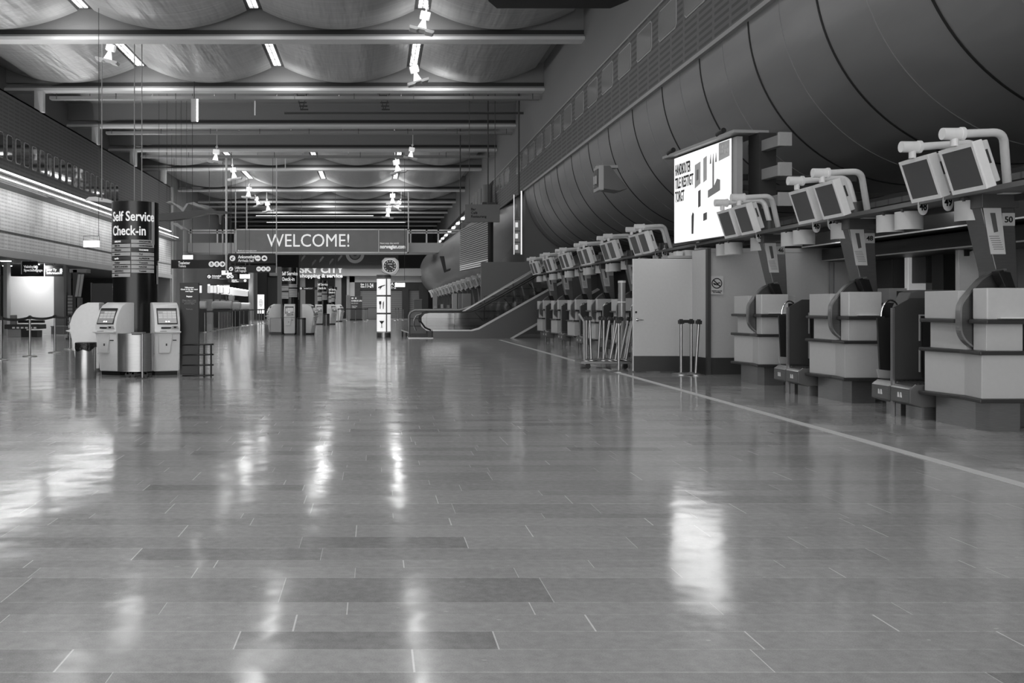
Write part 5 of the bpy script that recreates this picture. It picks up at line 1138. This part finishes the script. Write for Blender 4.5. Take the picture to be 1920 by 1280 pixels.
MB().cyl((.1, .2, Z(365, 42.6)), (.1, .2, ZC), .04).build('cable', DGREY, t)
# far wing: second tube
t0 = 46.0; c0x, c1x = 9.4, 6.9; rr = 2.9
s = MB(); n = 36
P0 = arc(7.15+rr, 5.6, rr, 120, 285, n); P1 = arc(4.2+rr*.78, 4.35, rr*.78, 120, 285, n)
s.add([(x, 47.5, z) for x, z in P0]+[(x, 87.5, z) for x, z in P1], [(i, i+1, n+2+i, n+1+i) for i in range(n)]); s.add([(x, 87.5, z) for x, z in P1], [tuple(range(n+1))])
o = s.build('wall_far_tube', TUBE, smooth=True); struct(o)
t = thing('tube_emblem', 'line drawn emblem panel on the far metal tube', 'emblem', (X(830, 62), 62, Z(497, 62))); MB().prism([(-.2, .6), (.1, .6), (.25, -.3), (.55, -.2), (.5, -.35), (.1, -.5)], 'y', 0, .02).build('outline', mat(60, .5), t)
# gallery with cylinders above the sign
struct(MB().box(6.3, 6.95, 56, 60, 5.9, 6.1).build('trim_96', LGREY))
t = thing('gallery_ducts', 'group of upright grey canisters on the high gallery', 'canisters', (6.5, 57, 7.3)); 
for i in range(4): MB().cyl((0, -3+1.8*i, -.2), (0, -3+1.8*i, .9), .3, n=20).build('canister', mat(120, .4), t, smooth=True)
MB().box(-.4, .4, -4, 4, -.3, -.2).build('shelf', mat(90, .5), t)
# far right lights row along upper wall (x 830-868, y 410-460)
for i in range(9):
    d = 70+i*4.2; o = MB().box(-.12, .12, -.5, .5, -.06, .06).build('gallery_lamp', mat(240, .5, emit=2.0)); o.location = (6.6, d, 7.75); tag(o, 'small bright lamp in the row along the far right gallery, %s from the near end' % ordinal(i), 'lamp', 'far gallery lamps')
t = thing('gallery_lamp_rail', 'rail carrying the row of small gallery lamps far right', 'rail', (6.7, 87, 7.85)); MB().box(-.05, .25, -18, 18, 0, .1).build('rail', LGREY, t)
# far desks row with monitors beyond escalator
for n in range(14, 29):
    k = n-14
    for src, p, w_ in ((m1, p1, 'nearer'), (m2, p2, 'farther')):
        q = dup(src, (p.x-.045*(n-14)-.02, p.y+DY*n, p.z-.028*(n-14)), label='%s small monitor of the %s distant pair left of the escalator' % (w_, ordinal(k)), group='distant monitors beyond the escalator')
    if 1:
        c = col_only(n, 'distant leaning monitor column, %s beyond the escalator' % ordinal(k)); c.location.x -= .045*(n-14)+.02
for i, (a, b, d, v) in enumerate(((812, 820, 75, 175), (848, 857, 56, 205), (860, 866, 55, 150), (867, 883, 53, 160))):
    o = MB().box(X(a, d), X(b, d), d, d+.3, 0, Z(550, d)).build('partition_board', mat(v, .5), bevel=.01); tag(o, 'upright pale board in the distant desk row, %s from the left' % ordinal(i), 'partition', 'distant partition boards')
t = thing('distant_desk', 'pale distant desk with cluttered top left of the escalator', 'desk', (X(835, 62), 62, 0)); k_ = 62/F
MB().box(-22*k_, 18*k_, 0, .6, 0, 1.05).build('body', mat(150, .5), t, .02); 
for i in range(6): MB().box((-20+6*i)*k_, (-16+6*i)*k_, .1, .4, 1.05, 1.2+.06*(i % 3)).build('clutter', mat((190, 70, 210, 90, 160, 60)[i], .5), t)
t = thing('grey_kiosk_box', 'grey box desk before the right shutter', 'desk', (X(783, 60), 60, 0)); k_ = 60/F
MB().box(-7*k_, 8*k_, 0, .5, 0, Z(562, 60)).build('body', mat(115, .5), t, .02); MB().box(-7.5*k_, 8.5*k_, -.02, .52, Z(562, 60), Z(560.5, 60)).build('top', mat(140, .5), t)
t = thing('white_counter', 'low white counter behind the lit column', 'counter', (X(700, 80), 80, 0)); MB().box(-.9, 1.2, 0, .6, 0, Z(577, 80)).build('body', mat(175, .5), t, .02); MB().box(-.95, 1.25, -.03, .63, Z(577, 80), Z(576, 80)).build('top', mat(120, .5), t)
# extra fill light added for the back office and far rooms, no fixtures there
lamp('office_fill_lamp', (8.2, 15.4, 2.6), (R(40), 0, R(-20)), 1.2, .6, 30); lamp('office_fill_lamp', (8.2, 12.4, 2.6), (R(30), 0, R(-20)), 1.2, .6, 22)
lamp('far_hall_fill_lamp', (-1, 82, 5.0), (0, 0, 0), 6, 3, 330); lamp('left_shop_fill_lamp', (-9.5, 66, 4.6), (0, 0, 0), 2, 8, 220)
